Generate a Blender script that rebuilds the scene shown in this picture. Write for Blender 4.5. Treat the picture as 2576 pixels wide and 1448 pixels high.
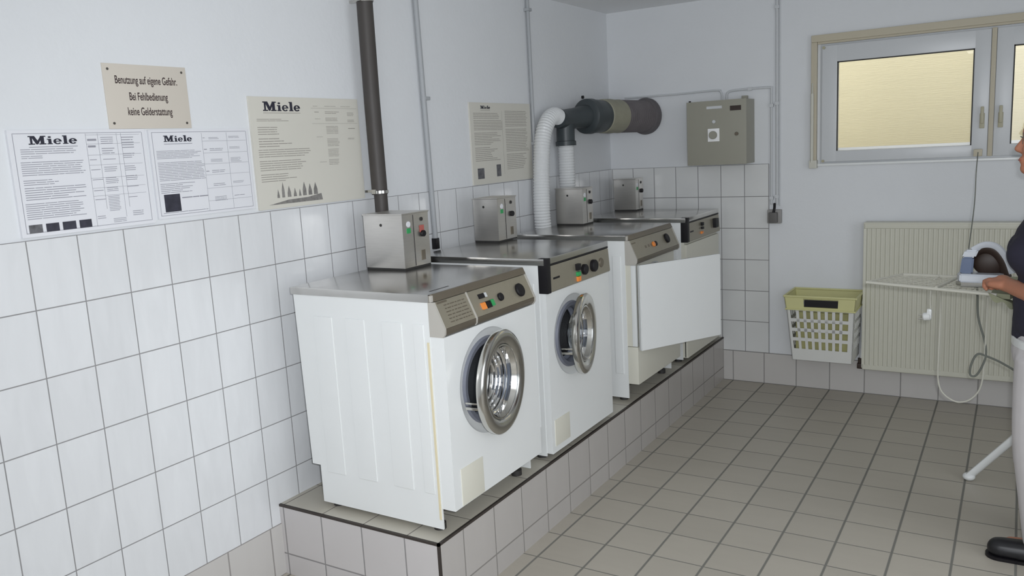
import bpy, bmesh, math, random
from mathutils import Vector, Matrix, Euler
for o in list(bpy.data.objects): bpy.data.objects.remove(o)
S = bpy.context.scene; COL = S.collection; PI = math.pi; R = math.radians
random.seed(7)
# ------------------------------------------------------------ camera
cd = bpy.data.cameras.new('camera'); cam = bpy.data.objects.new('camera', cd); COL.objects.link(cam); S.camera = cam
cd.sensor_fit = 'HORIZONTAL'; cd.sensor_width = 36.0; cd.lens = 36.0*2074.87/2576; cd.clip_start = .02
yw, pt, rl = R(-31.849), R(-9.70), R(-3.131)
fw = Vector((math.sin(yw)*math.cos(pt), math.cos(yw)*math.cos(pt), math.sin(pt)))
rt = Vector((math.cos(yw), -math.sin(yw), 0)); up = rt.cross(fw)
rr = math.cos(rl)*rt + math.sin(rl)*up; uu = -math.sin(rl)*rt + math.cos(rl)*up
CP = Vector((2.386, -.3716, 1.5885))
M = Matrix((rr, uu, -fw)).transposed().to_4x4(); M.translation = CP; cam.matrix_world = M
# ------------------------------------------------------------ world, lights, exposure
L = 4.836; HC = 2.42
w = bpy.data.worlds.new('daylight'); S.world = w; w.use_nodes = True
w.node_tree.nodes['Background'].inputs[0].default_value = (.93, .96, 1, 1)
w.node_tree.nodes['Background'].inputs[1].default_value = 2.55
def area(name, loc, rot, sx, sy, e, col=(1, 1, 1)):
    l = bpy.data.lights.new(name, 'AREA'); l.shape = 'RECTANGLE'; l.size = sx; l.size_y = sy; l.energy = e; l.color = col
    o = bpy.data.objects.new(name, l); COL.objects.link(o); o.location = loc; o.rotation_euler = rot; return o
# flash unit of the camera
fl = bpy.data.lights.new('camera_flash', 'SPOT'); fl.energy = 178; fl.shadow_soft_size = .02; fl.spot_size = R(104); fl.spot_blend = 1; fl.color = (.93, .96, 1)
fo = bpy.data.objects.new('camera_flash', fl); COL.objects.link(fo); fo.matrix_world = M.copy(); fo.location = CP + uu*.05 + rr*.06 + fw*.03
# daylight from door and windows behind the photographer, then two added fill lamps
area('doorway_daylight', (3.2, -2.0, 1.5), (R(-90), 0, R(180)), 2.2, 1.9, 42, (.9, .95, 1))
area('side_fill', (4.3, 1.6, 1.35), (0, R(90), 0), 1.9, 2.0, 25, (.9, .95, 1))  # added fill from the right for the left wall and machine fronts; no door
area('ceiling_fill', (2.6, -.6, 2.38), (0, 0, 0), 1.6, 1.6, 26, (.95, .97, 1))  # unseen ceiling lamp added to raise the ambient light; no skylight
S.view_settings.view_transform = 'Standard'; S.view_settings.look = 'None'; S.view_settings.exposure = -.25; S.view_settings.gamma = 1
S.view_settings.use_curve_mapping = False

# ------------------------------------------------------------ material helpers
MATS = {}
def srgb(r, g, b):
    f = lambda c: (c/255/12.92) if c/255 <= .04045 else ((c/255+.055)/1.055)**2.4
    return (f(r), f(g), f(b), 1)
def mat(name, col, rough=.5, metal=0, noise=0, nscale=20, bump=0, bscale=60, spec=.5, stretch=(1, 1, 1), coat=0):
    if name in MATS: return MATS[name]
    m = bpy.data.materials.new(name); m.use_nodes = True; N = m.node_tree; n = N.nodes; b = n['Principled BSDF']
    b.inputs['Base Color'].default_value = col; b.inputs['Roughness'].default_value = rough; b.inputs['Metallic'].default_value = metal
    b.inputs['Specular IOR Level'].default_value = spec; b.inputs['Coat Weight'].default_value = coat
    tc = n.new('ShaderNodeTexCoord'); mp = n.new('ShaderNodeMapping'); mp.inputs['Scale'].default_value = stretch
    N.links.new(tc.outputs['Object'], mp.inputs[0])
    if noise:
        t = n.new('ShaderNodeTexNoise'); t.inputs['Scale'].default_value = nscale; t.inputs['Detail'].default_value = 4
        N.links.new(mp.outputs[0], t.inputs['Vector'])
        mx = n.new('ShaderNodeMix'); mx.data_type = 'RGBA'
        mx.inputs[6].default_value = tuple(c*(1-noise) for c in col[:3])+(1,); mx.inputs[7].default_value = tuple(min(1, c*(1+noise)) for c in col[:3])+(1,)
        N.links.new(t.outputs['Fac'], mx.inputs[0]); N.links.new(mx.outputs[2], b.inputs['Base Color'])
    if bump:
        t = n.new('ShaderNodeTexNoise'); t.inputs['Scale'].default_value = bscale; t.inputs['Detail'].default_value = 5
        N.links.new(mp.outputs[0], t.inputs['Vector']); bp = n.new('ShaderNodeBump'); bp.inputs['Strength'].default_value = bump; bp.inputs['Distance'].default_value = .004
        N.links.new(t.outputs['Fac'], bp.inputs['Height']); N.links.new(bp.outputs[0], b.inputs['Normal'])
    MATS[name] = m; return m
def tile_mat(name, col, grout, u, v, u0, du, v0, dv, lw=.003, rough=.22, vein=0, var=.03, lw_v=None, bump=.5, dirt=0):
    """ceramic tiles laid on the axes u and v ('X','Y','Z') of the place"""
    m = bpy.data.materials.new(name); m.use_nodes = True; N = m.node_tree; n = N.nodes; b = n['Principled BSDF']; lk = N.links.new
    geo = n.new('ShaderNodeNewGeometry'); sep = n.new('ShaderNodeSeparateXYZ'); lk(geo.outputs['Position'], sep.inputs[0])
    def mth(op, a, c=None, d=None):
        q = n.new('ShaderNodeMath'); q.operation = op
        for i, x in enumerate((a, c, d)):
            if x is None: continue
            if isinstance(x, (int, float)): q.inputs[i].default_value = x
            else: lk(x, q.inputs[i])
        return q.outputs[0]
    # joints wander a little as laid by hand
    def axis(a, o, d, l):
        x = mth('DIVIDE', mth('SUBTRACT', sep.outputs[a], o), d)
        fr = mth('FRACT', x); dist = mth('MULTIPLY', mth('MINIMUM', fr, mth('SUBTRACT', 1.0, fr)), d)
        mr = n.new('ShaderNodeMapRange'); mr.interpolation_type = 'SMOOTHSTEP'; lk(dist, mr.inputs[0])
        mr.inputs[1].default_value = l*.3; mr.inputs[2].default_value = l*.8; mr.inputs[3].default_value = 1; mr.inputs[4].default_value = 0
        return mr.outputs[0], mth('FLOOR', x)
    mu, iu = axis(u, u0, du, lw); mv, iv = axis(v, v0, dv, lw_v or lw)
    mask = mth('MAXIMUM', mu, mv)
    cmb = n.new('ShaderNodeCombineXYZ'); lk(iu, cmb.inputs[0]); lk(iv, cmb.inputs[1])
    wn = n.new('ShaderNodeTexWhiteNoise'); wn.noise_dimensions = '3D'; lk(cmb.outputs[0], wn.inputs['Vector'])
    k = mth('ADD', mth('MULTIPLY', wn.outputs['Value'], 2*var), 1-var)
    ns = n.new('ShaderNodeTexNoise'); ns.inputs['Scale'].default_value = 3.5; ns.inputs['Detail'].default_value = 8; ns.inputs['Distortion'].default_value = .6
    # diagonal clouded marbling, shifted from tile to tile
    mp = n.new('ShaderNodeMapping'); mp.inputs['Rotation'].default_value = (R(40), R(20), R(35)); mp.inputs['Scale'].default_value = (1, 6, 1.3)
    va = n.new('ShaderNodeVectorMath'); va.operation = 'ADD'; lk(geo.outputs['Position'], va.inputs[0]); lk(wn.outputs['Color'], va.inputs[1]); lk(va.outputs[0], mp.inputs[0]); lk(mp.outputs[0], ns.inputs['Vector'])
    k2 = mth('ADD', mth('MULTIPLY', mth('SUBTRACT', ns.outputs['Fac'], .5), vein), k)
    hs = n.new('ShaderNodeVectorMath'); hs.operation = 'SCALE'; hs.inputs[0].default_value = col[:3]; lk(k2, hs.inputs['Scale'])
    base = hs.outputs[0]
    if dirt:
        n2 = n.new('ShaderNodeTexNoise'); n2.inputs['Scale'].default_value = 2.2; n2.inputs['Detail'].default_value = 7; lk(geo.outputs['Position'], n2.inputs['Vector'])
        sc = n.new('ShaderNodeVectorMath'); sc.operation = 'SCALE'; lk(base, sc.inputs[0]); lk(mth('ADD', mth('MULTIPLY', mth('SUBTRACT', n2.outputs['Fac'], .5), dirt), 1.0), sc.inputs['Scale']); base = sc.outputs[0]
    mx = n.new('ShaderNodeMix'); mx.data_type = 'RGBA'; lk(mask, mx.inputs[0]); lk(base, mx.inputs[6]); mx.inputs[7].default_value = grout
    lk(mx.outputs[2], b.inputs['Base Color'])
    lk(mth('ADD', mth('MULTIPLY', mask, .6), rough), b.inputs['Roughness'])
    bp = n.new('ShaderNodeBump'); bp.inputs['Strength'].default_value = bump; bp.inputs['Distance'].default_value = .002
    lk(mth('MULTIPLY', mask, -1.0), bp.inputs['Height']); lk(bp.outputs[0], b.inputs['Normal'])
    MATS[name] = m; return m
def glass(name, tint=(1, 1, 1, 1), ior=1.45, rough=.0):
    m = bpy.data.materials.new(name); m.use_nodes = True; N = m.node_tree; n = N.nodes
    out = n['Material Output']; n.remove(n['Principled BSDF'])
    a = n.new('ShaderNodeBsdfTransparent'); a.inputs[0].default_value = tint; g = n.new('ShaderNodeBsdfGlossy'); g.inputs['Roughness'].default_value = rough
    f = n.new('ShaderNodeFresnel'); f.inputs[0].default_value = ior; x = n.new('ShaderNodeMixShader')
    N.links.new(f.outputs[0], x.inputs[0]); N.links.new(a.outputs[0], x.inputs[1]); N.links.new(g.outputs[0], x.inputs[2]); N.links.new(x.outputs[0], out.inputs[0])
    return m
# colours of the place
PLASTER = mat('white_plaster', (.74, .755, .775, 1), .85, noise=.02, nscale=6, bump=.25, bscale=45)
CEIL = mat('ceiling_paint', (.86, .87, .88, 1), .9, bump=.15, bscale=40)
WHITE = mat('white_enamel', (.77, .785, .78, 1), .28, noise=.015, nscale=9, coat=.2)
CREAMP = mat('aged_enamel', (.68, .665, .58, 1), .35)
YELLOWED = mat('yellowed_plastic', (.72, .64, .44, 1), .4)
STEEL = mat('brushed_steel', (.66, .64, .61, 1), .36, 1, noise=.08, nscale=14, stretch=(1, 1, 14), bump=.04, bscale=120)
STEELTOP = mat('steel_worktop', (.58, .57, .55, 1), .17, 1, noise=.05, nscale=9, bump=.015, bscale=40)
STEELRIM = mat('polished_steel', (.62, .61, .58, 1), .16, 1, noise=.03, nscale=12)
DRUM = mat('drum_steel', (.52, .53, .55, 1), .36, 1, bump=.3, bscale=160)
RUBBER = mat('grey_rubber', (.17, .18, .22, 1), .5)
BLACK = mat('black_plastic', (.010, .009, .011, 1), .5, spec=.3)
DARK = mat('dark_seal', (.03, .028, .027, 1), .6)
FASCIA = mat('beige_metal_fascia', (.30, .275, .215, 1), .33, .35, noise=.06, nscale=30)
FASCIAD = mat('brown_metal_strip', (.17, .145, .11, 1), .35, .4, noise=.1, nscale=20)
CHEEK = mat('beige_plastic', (.46, .44, .40, 1), .5)
ORANGE = mat('orange_lens', (.85, .27, .05, 1), .35); GREEN = mat('green_lens', (.03, .33, .10, 1), .35)
PAPER = mat('laminated_paper', (.76, .765, .80, 1), .35); OLDPAPER = mat('yellowed_paper', (.66, .64, .575, 1), .6, noise=.03, nscale=5)
SIGN = mat('beige_sign_plate', (.63, .58, .51, 1), .4); INK = mat('printing_ink', (.02, .02, .035, 1), .7)
GREYINK = mat('faint_printing_ink', (.30, .30, .34, 1), .8); BROWNINK = mat('faded_printing_ink', (.33, .31, .28, 1), .8); SIGNINK = mat('brown_sign_ink', (.05, .03, .03, 1), .6)
PIPE = mat('dark_grey_pipe', (.055, .048, .044, 1), .55, noise=.15, nscale=8); CONDUIT = mat('grey_conduit', (.40, .415, .43, 1), .5)
WCOND = mat('painted_conduit', (.60, .615, .63, 1), .6); HOSE = mat('white_hose', (.74, .75, .755, 1), .4)
DGREY = mat('dark_green_grey_plastic', (.05, .06, .065, 1), .42); DUCTG = mat('grey_duct_wrap', (.14, .125, .13, 1), .6, noise=.25, nscale=9, bump=.5, bscale=30)
TAPE = mat('beige_wrapping_tape', (.30, .29, .22, 1), .6, noise=.15, nscale=20, bump=.4, bscale=40)
CABINET = mat('olive_grey_enamel', (.33, .32, .265, 1), .4); RAD = mat('radiator_enamel', (.62, .61, .52, 1), .35); PVC = mat('white_pvc', (.60, .615, .63, 1), .32)
CREAM = mat('cream_trim', (.52, .47, .36, 1), .5); BRASS = mat('cream_handle', (.42, .39, .27, 1), .4)
BASKETW = mat('white_basket_plastic', (.66, .66, .63, 1), .4); BASKETY = mat('yellow_basket_plastic', (.62, .60, .30, 1), .45); LINER = mat('yellow_liner', (.40, .38, .17, 1), .7, noise=.3, nscale=14)
WIRE = mat('white_coated_wire', (.58, .57, .50, 1), .4); COVER = mat('green_board_cover', (.30, .31, .21, 1), .85, noise=.1, nscale=30)
NAVY = mat('navy_jersey', (.020, .018, .035, 1), .85, noise=.2, nscale=25, bump=.3, bscale=12); TROUSER = mat('white_cotton', (.60, .575, .58, 1), .85, noise=.04, nscale=20, bump=.4, bscale=9)
SKIN = mat('skin', (.47, .20, .12, 1), .5, noise=.12, nscale=18); SHOE = mat('black_leather', (.008, .008, .01, 1), .4); HAIR = mat('grey_hair', (.22, .21, .19, 1), .7, noise=.4, nscale=60, stretch=(1, 1, .3)); LIPS = mat('lips', (.42, .12, .10, 1), .45)
IRONW = mat('iron_white', (.62, .65, .70, 1), .3); IRONB = mat('iron_blue_grey', (.13, .17, .27, 1), .25); BROWN = mat('dark_brown_grip', (.035, .02, .014, 1), .5); CORD = mat('grey_cord', (.16, .17, .15, 1), .6); WCORD = mat('white_cord', (.58, .57, .50, 1), .5)
EXT = mat('cream_render', (.78, .70, .47, 1), .9, noise=.03, nscale=3, stretch=(1, 1, 14), bump=.5, bscale=18)
GLASS = glass('window_glass'); BOWL = glass('door_glass', (.75, .80, .84, 1), 1.9, .03)

# ------------------------------------------------------------ shapes
def NB(): return bmesh.new()
def box(bm, x0, y0, z0, x1, y1, z1, bev=0, seg=2):
    g = bmesh.ops.create_cube(bm, size=1)['verts']
    for v in g: v.co = Vector(((x0+x1)/2+v.co.x*(x1-x0), (y0+y1)/2+v.co.y*(y1-y0), (z0+z1)/2+v.co.z*(z1-z0)))
    if bev:
        ed = list({e for v in g for e in v.link_edges})
        bmesh.ops.bevel(bm, geom=ed, offset=bev, segments=seg, profile=.7, affect='EDGES', clamp_overlap=True)
def prism(bm, pts, axis, a0, a1):
    f = {'x': lambda u, v, a: (a, u, v), 'y': lambda u, v, a: (u, a, v), 'z': lambda u, v, a: (u, v, a)}[axis]
    A = [bm.verts.new(f(u, v, a0)) for u, v in pts]; B = [bm.verts.new(f(u, v, a1)) for u, v in pts]
    bm.faces.new(A); bm.faces.new(B[::-1]); n = len(pts)
    for i in range(n): bm.faces.new((A[i], B[i], B[(i+1) % n], A[(i+1) % n]))
def curve(P, n=8):
    P = [Vector(p) for p in P]; Q = [P[0]*2-P[1]]+P+[P[-1]*2-P[-2]]; out = []
    for i in range(1, len(Q)-2):
        for k in range(n):
            t = k/n; a, b, c, d = Q[i-1:i+3]
            out.append(.5*((2*b)+(c-a)*t+(2*a-5*b+4*c-d)*t*t+(3*b-a-3*c+d)*t**3))
    return out+[P[-1]]
def tube(bm, P, r, seg=10, flat=1):
    P = [Vector(p) for p in P]; rs = r if isinstance(r, (list, tuple)) else [r]*len(P); rings = []
    t0 = (P[1]-P[0]).normalized(); nrm = t0.orthogonal().normalized()
    for i, p in enumerate(P):
        t = (P[min(i+1, len(P)-1)]-P[max(i-1, 0)]).normalized(); nrm = (nrm-t*nrm.dot(t)).normalized(); b = t.cross(nrm)
        rings.append([bm.verts.new(p+(nrm*math.cos(2*PI*k/seg)+b*math.sin(2*PI*k/seg)*flat)*rs[i]) for k in range(seg)])
    for a, b in zip(rings, rings[1:]):
        for k in range(seg): bm.faces.new((a[k], a[(k+1) % seg], b[(k+1) % seg], b[k]))
    bm.faces.new(rings[0][::-1]); bm.faces.new(rings[-1])
def lathe(bm, prof, c, ax, seg=48, close=False):
    """prof: (radius, height along ax)"""
    ax = Vector(ax).normalized(); u = ax.orthogonal().normalized(); v = ax.cross(u); c = Vector(c); rings = []
    for r, h in prof:
        if r < 1e-5: rings.append([bm.verts.new(c+ax*h)])
        else: rings.append([bm.verts.new(c+ax*h+(u*math.cos(2*PI*k/seg)+v*math.sin(2*PI*k/seg))*r) for k in range(seg)])
    pairs = list(zip(rings, rings[1:]))+([(rings[-1], rings[0])] if close else [])
    for a, b in pairs:
        for k in range(seg):
            j = (k+1) % seg
            if len(a) == 1 and len(b) == 1: continue
            if len(a) == 1: bm.faces.new((a[0], b[j], b[k]))
            elif len(b) == 1: bm.faces.new((a[k], a[j], b[0]))
            else: bm.faces.new((a[k], a[j], b[j], b[k]))
def cyl(bm, c, ax, r, h, seg=24, bev=0):
    lathe(bm, [(0, 0), (r-bev, 0), (r, bev), (r, h-bev), (r-bev, h), (0, h)] if bev else [(0, 0), (r, 0), (r, h), (0, h)], c, ax, seg)
def ell(bm, c, rad, rot=(0, 0, 0), seg=20):
    g = bmesh.ops.create_uvsphere(bm, u_segments=seg, v_segments=seg//2+2, radius=1)['verts']
    m = Matrix.Translation(c) @ Euler(rot).to_matrix().to_4x4() @ Matrix.Diagonal((*rad, 1))
    for v in g: v.co = m @ v.co
def cap(bm, a, b, ra, rb, seg=14, flat=1):
    a, b = Vector(a), Vector(b); d = (b-a).normalized(); n = 5; P = []; rs = []
    for k in range(n): t = PI/2*(1-k/n); P.append(a-d*ra*math.sin(t)); rs.append(max(ra*math.cos(t), ra*.05))
    P.append(a); rs.append(ra); P.append(b); rs.append(rb)
    for k in range(1, n+1): t = PI/2*k/n; P.append(b+d*rb*math.sin(t)); rs.append(max(rb*math.cos(t), rb*.05))
    tube(bm, P, rs, seg, flat)
def rings_hole(bm, y0, y1, z0, z1, xb, xf, cy, cz, r, seg=64):
    """flat panel facing +x with a round hole"""
    ang = [2*PI*k/seg for k in range(seg)]+[math.atan2(z-cz, y-cy) % (2*PI) for y in (y0, y1) for z in (z0, z1)]
    ang = sorted(set(ang)); inner = []; outer = []
    for a in ang:
        c, s = math.cos(a), math.sin(a); ts = []
        if abs(c) > 1e-9: ts += [t for t in ((y0-cy)/c, (y1-cy)/c) if t > 0]
        if abs(s) > 1e-9: ts += [t for t in ((z0-cz)/s, (z1-cz)/s) if t > 0]
        t = min(ts); inner.append((cy+r*c, cz+r*s)); outer.append((cy+t*c, cz+t*s))
    n = len(ang); V = {}
    for nm, pts, x in (('if', inner, xf), ('of', outer, xf), ('ib', inner, xb), ('ob', outer, xb)): V[nm] = [bm.verts.new((x, p[0], p[1])) for p in pts]
    for i in range(n):
        j = (i+1) % n
        bm.faces.new((V['if'][i], V['of'][i], V['of'][j], V['if'][j])); bm.faces.new((V['ib'][j], V['ob'][j], V['ob'][i], V['ib'][i]))
        bm.faces.new((V['if'][j], V['ib'][j], V['ib'][i], V['if'][i])); bm.faces.new((V['of'][i], V['ob'][i], V['ob'][j], V['of'][j]))
ORG = {}
def finish(name, bm, m, parent=None, smooth=40):
    bmesh.ops.remove_doubles(bm, verts=bm.verts, dist=1e-6); bmesh.ops.recalc_face_normals(bm, faces=bm.faces)
    me = bpy.data.meshes.new(name)
    org = ORG[parent.name] if parent else None
    if org is None:
        xs = [v.co for v in bm.verts]; org = Vector([(min(c[i] for c in xs)+max(c[i] for c in xs))/2 for i in range(3)]); org.z = min(c.z for c in xs)
        new = True
    else: new = False
    for v in bm.verts: v.co -= org
    bm.to_mesh(me); bm.free(); o = bpy.data.objects.new(name, me); COL.objects.link(o); me.materials.append(m)
    if smooth:
        for p in me.polygons: p.use_smooth = True
        try: me.set_sharp_from_angle(angle=R(smooth))
        except Exception: pass
    if new: o.location = org
    else: o.parent = parent
    ORG[o.name] = org; return o
def part(name, bm, m, parent, label=None, smooth=40):
    o = finish(name, bm, m, parent, smooth)
    if label: o['label'] = label
    return o
def tag(o, label, cat, group=None, kind=None):
    o['label'] = label; o['category'] = cat
    if group: o['group'] = group
    if kind: o['kind'] = kind
    return o
def thing(name, loc, label, cat, group=None):
    o = bpy.data.objects.new(name, None); COL.objects.link(o); o.location = loc; o.empty_display_size = .05; ORG[o.name] = Vector(loc); return tag(o, label, cat, group)
def struct(name, bm, m, parent=None, smooth=0):
    o = finish(name, bm, m, parent, smooth)
    if not parent: o['kind'] = 'structure'
    return o
def B(*a, **k): bm = NB(); box(bm, *a, **k); return bm

# ------------------------------------------------------------ the room
X1, Y0 = 4.4, -2.4
struct('floor', B(-.1, Y0, -.1, X1, L+.2, 0), tile_mat('floor_tiles', (.445, .41, .35), (.19, .185, .165, 1), 'X', 'Y', .8306, .2, 3.4183, .2011, lw=.008, lw_v=.005, rough=.42, vein=.10, var=.035, dirt=.10, bump=.3))
struct('ceiling', B(-.1, Y0, HC, X1, L+.2, HC+.1), CEIL)
struct('wall_left', B(-.15, Y0, 0, 0, L+.25, HC), PLASTER)
struct('wall_right', B(X1, Y0, 0, X1+.15, L+.25, HC), PLASTER)
struct('wall_front', B(-.15, Y0-.15, 0, X1+.15, Y0, HC), PLASTER)
WX0, WX1, WZ0, WZ1 = 1.36, 3.12, 1.388, 2.078
bm = NB()
box(bm, 0, L, 0, WX0, L+.25, HC); box(bm, WX1, L, 0, X1, L+.25, HC); box(bm, WX0, L, 0, WX1, L+.25, WZ0); box(bm, WX0, L, WZ1, WX1, L+.25, HC)
struct('wall_back', bm, PLASTER)
GR = (.27, .265, .27, 1)
struct('trim_1', B(0, Y0, .2006, .006, L, 1.4006), tile_mat('left_wall_tiles', (.72, .73, .745), GR, 'Y', 'Z', .8835, .15, .2006, .2, lw=.003, rough=.2, vein=.16, var=.02))
struct('trim_2', B(.006, L-.006, .2006, 1.063, L, 1.4006), tile_mat('back_wall_tiles', (.70, .705, .70), GR, 'X', 'Z', .011, .15, .2006, .2, lw=.004, rough=.2, vein=.16, var=.02))
BASEC = (.56, .54, .52)
struct('baseboard_left', B(0, Y0, 0, .009, 1.677, .207), tile_mat('left_base_tiles', BASEC, (.3, .28, .27, 1), 'Y', 'Z', 1.621, .2, 0, .207, lw=.005, rough=.3, vein=.06, lw_v=.004))
struct('baseboard_back', B(.768, L-.009, 0, X1, L, .2006), tile_mat('back_base_tiles', BASEC, (.27, .26, .25, 1), 'X', 'Z', .8306, .2, 0, .2006, lw=.005, rough=.3, vein=.06))
# the tiled plinth under the machines
PH, PW, PY = .285, .768, 1.677
pl = thing('tiled_plinth', (PW/2, (PY+L)/2, 0), 'long low plinth faced with pale tiles carrying the row of four machines', 'plinth')
m1 = tile_mat('plinth_end_tiles', (.56, .535, .53), (.26, .25, .25, 1), 'X', 'Z', .0275, .197, .085, .2, lw=.005, rough=.28, vein=.08)
m2 = tile_mat('plinth_face_tiles', (.47, .445, .425), (.25, .235, .22, 1), 'Y', 'Z', 1.821, .2, .085, .2, lw=.005, lw_v=.005, rough=.28, vein=.08)
m3 = tile_mat('plinth_top_tiles', (.50, .47, .40), (.20, .18, .16, 1), 'X', 'Y', .0275, .2, 1.879, .2, lw=.004, rough=.3, vein=.08)
part('end_face', B(.0065, PY, 0, PW-.006, PY+.01, PH-.006), m1, pl); part('front_face', B(PW-.01, PY+.006, 0, PW, L, PH-.006), m2, pl)
part('top', B(.0065, PY+.006, PH-.02, PW-.006, L, PH), m3, pl)
part('core', B(.0065, PY+.01, 0, PW-.01, L, PH-.02), mat('concrete', (.35, .34, .33, 1), .9), pl)
bm = NB(); box(bm, .0065, PY-.001, PH-.009, PW+.001, PY+.008, PH); box(bm, PW-.008, PY-.001, PH-.009, PW+.001, L, PH); box(bm, PW-.008, PY-.001, 0, PW+.001, PY+.008, PH-.009)
part('edge_strip', bm, mat('brown_edge_profile', (.055, .045, .04, 1), .5, .3), pl)

# ------------------------------------------------------------ window
wn = struct('window_1', B(WX0, L+.005, WZ0, WX0+.03, L+.07, WZ1), PVC)
bm = NB()
box(bm, WX1-.03, L+.005, WZ0, WX1, L+.07, WZ1); box(bm, WX0+.03, L+.005, WZ0, WX1-.03, L+.07, WZ0+.03); box(bm, WX0+.03, L+.005, WZ1-.03, WX1-.03, L+.07, WZ1); box(bm, 2.215, L+.005, WZ0+.03, 2.265, L+.07, WZ1-.03)
struct('window_frame', bm, PVC, wn)
box_ = NB(); box(box_, 2.2275, L-.024, WZ0+.012, 2.2505, L+.004, WZ1-.008, .003); part('mullion_strip', box_, CREAM, wn)
for a, b, ga, gb in ((1.372, 2.226, 1.455, 2.150), (2.252, 3.108, 2.330, 3.025)):
    bm = NB(); y0, y1, z0, z1, g0, g1 = L-.018, L+.05, 1.400, 2.066, 1.462, 1.972
    box(bm, a, y0, z0, ga, y1, z1, .004); box(bm, gb, y0, z0, b, y1, z1, .004); box(bm, ga-.004, y0, z0, gb+.004, y1, g0, .004); box(bm, ga-.004, y0, g1, gb+.004, y1, z1, .004)
    sa = part('sash', bm, PVC, wn)
    bm = NB(); t = .006
    box(bm, ga-.001, y0+.004, g0, ga+t, y0+.012, g1); box(bm, gb-t, y0+.004, g0, gb+.001, y0+.012, g1); box(bm, ga, y0+.004, g1-t, gb, y0+.012, g1+.001)
    part('glazing_seal', bm, DARK, sa)
    part('pane', B(ga-.005, L+.012, g0-.005, gb+.005, L+.016, g1+.005), GLASS, sa)
    bm = NB(); prism(bm, [(L+.020, g0-.001), (L+.0495, g0-.001), (L+.0495, g0+.016), (L+.044, g0+.016)], 'x', ga+.001, gb-.001); part('outer_ledge', bm, WHITE, sa)  # slope added to catch skylight as a bright line below the glass
    hx = 2.197 if ga < 2 else 2.283
    bm = NB(); box(bm, hx-.012, L-.03, 1.55, hx+.012, L-.017, 1.63, .004); box(bm, hx-.008, L-.05, 1.575, hx+.008, L-.028, 1.665, .005); part('handle', bm, BRASS, sa)
bm = NB()
for x, z in ((1.382, 2.055), (1.382, 1.405)): cyl(bm, (x, L-.02, z), (0, -1, 0), .008, .01, 12)
part('hinge_cap', bm, BRASS, wn)
bm = NB(); box(bm, 1.312, L-.03, WZ1+.012, 3.17, L, WZ1+.052, .004); box(bm, 1.346, L-.02, WZ1, 3.136, L, WZ1+.0119)
box(bm, 1.312, L-.03, 1.40, 1.345, L, WZ1+.0118, .004); box(bm, 3.137, L-.03, 1.40, 3.17, L, WZ1+.0118, .004)
struct('trim_3', bm, CREAM)
bm = NB(); box(bm, 1.306, L-.045, 1.365, 1.35, L, 1.412, .004); tube(bm, [(1.322, L-.04, 1.40), (1.322, L-.04, 1.80)], .009, 10); tube(bm, [(1.322, L-.04, 1.80), (1.322, L-.03, 1.86)], .004, 8)
struct('trim_4', bm, WIRE)
bm = NB(); box(bm, 1.35, L-.02, WZ0-.012, 3.14, L+.01, WZ0+.002, .003); struct('trim_5', bm, WHITE)  # whiter than the frame: the sill's gloss highlight is put into the colour
bm = NB(); box(bm, -1, L+.95, -.5, 6, L+1.1, 2.32); struct('wall_outside', bm, EXT)
struct('trim_6', B(-1, L+.25, -.5, 6, L+.95, .6), mat('gravel', (.4, .38, .33, 1), .9))

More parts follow.
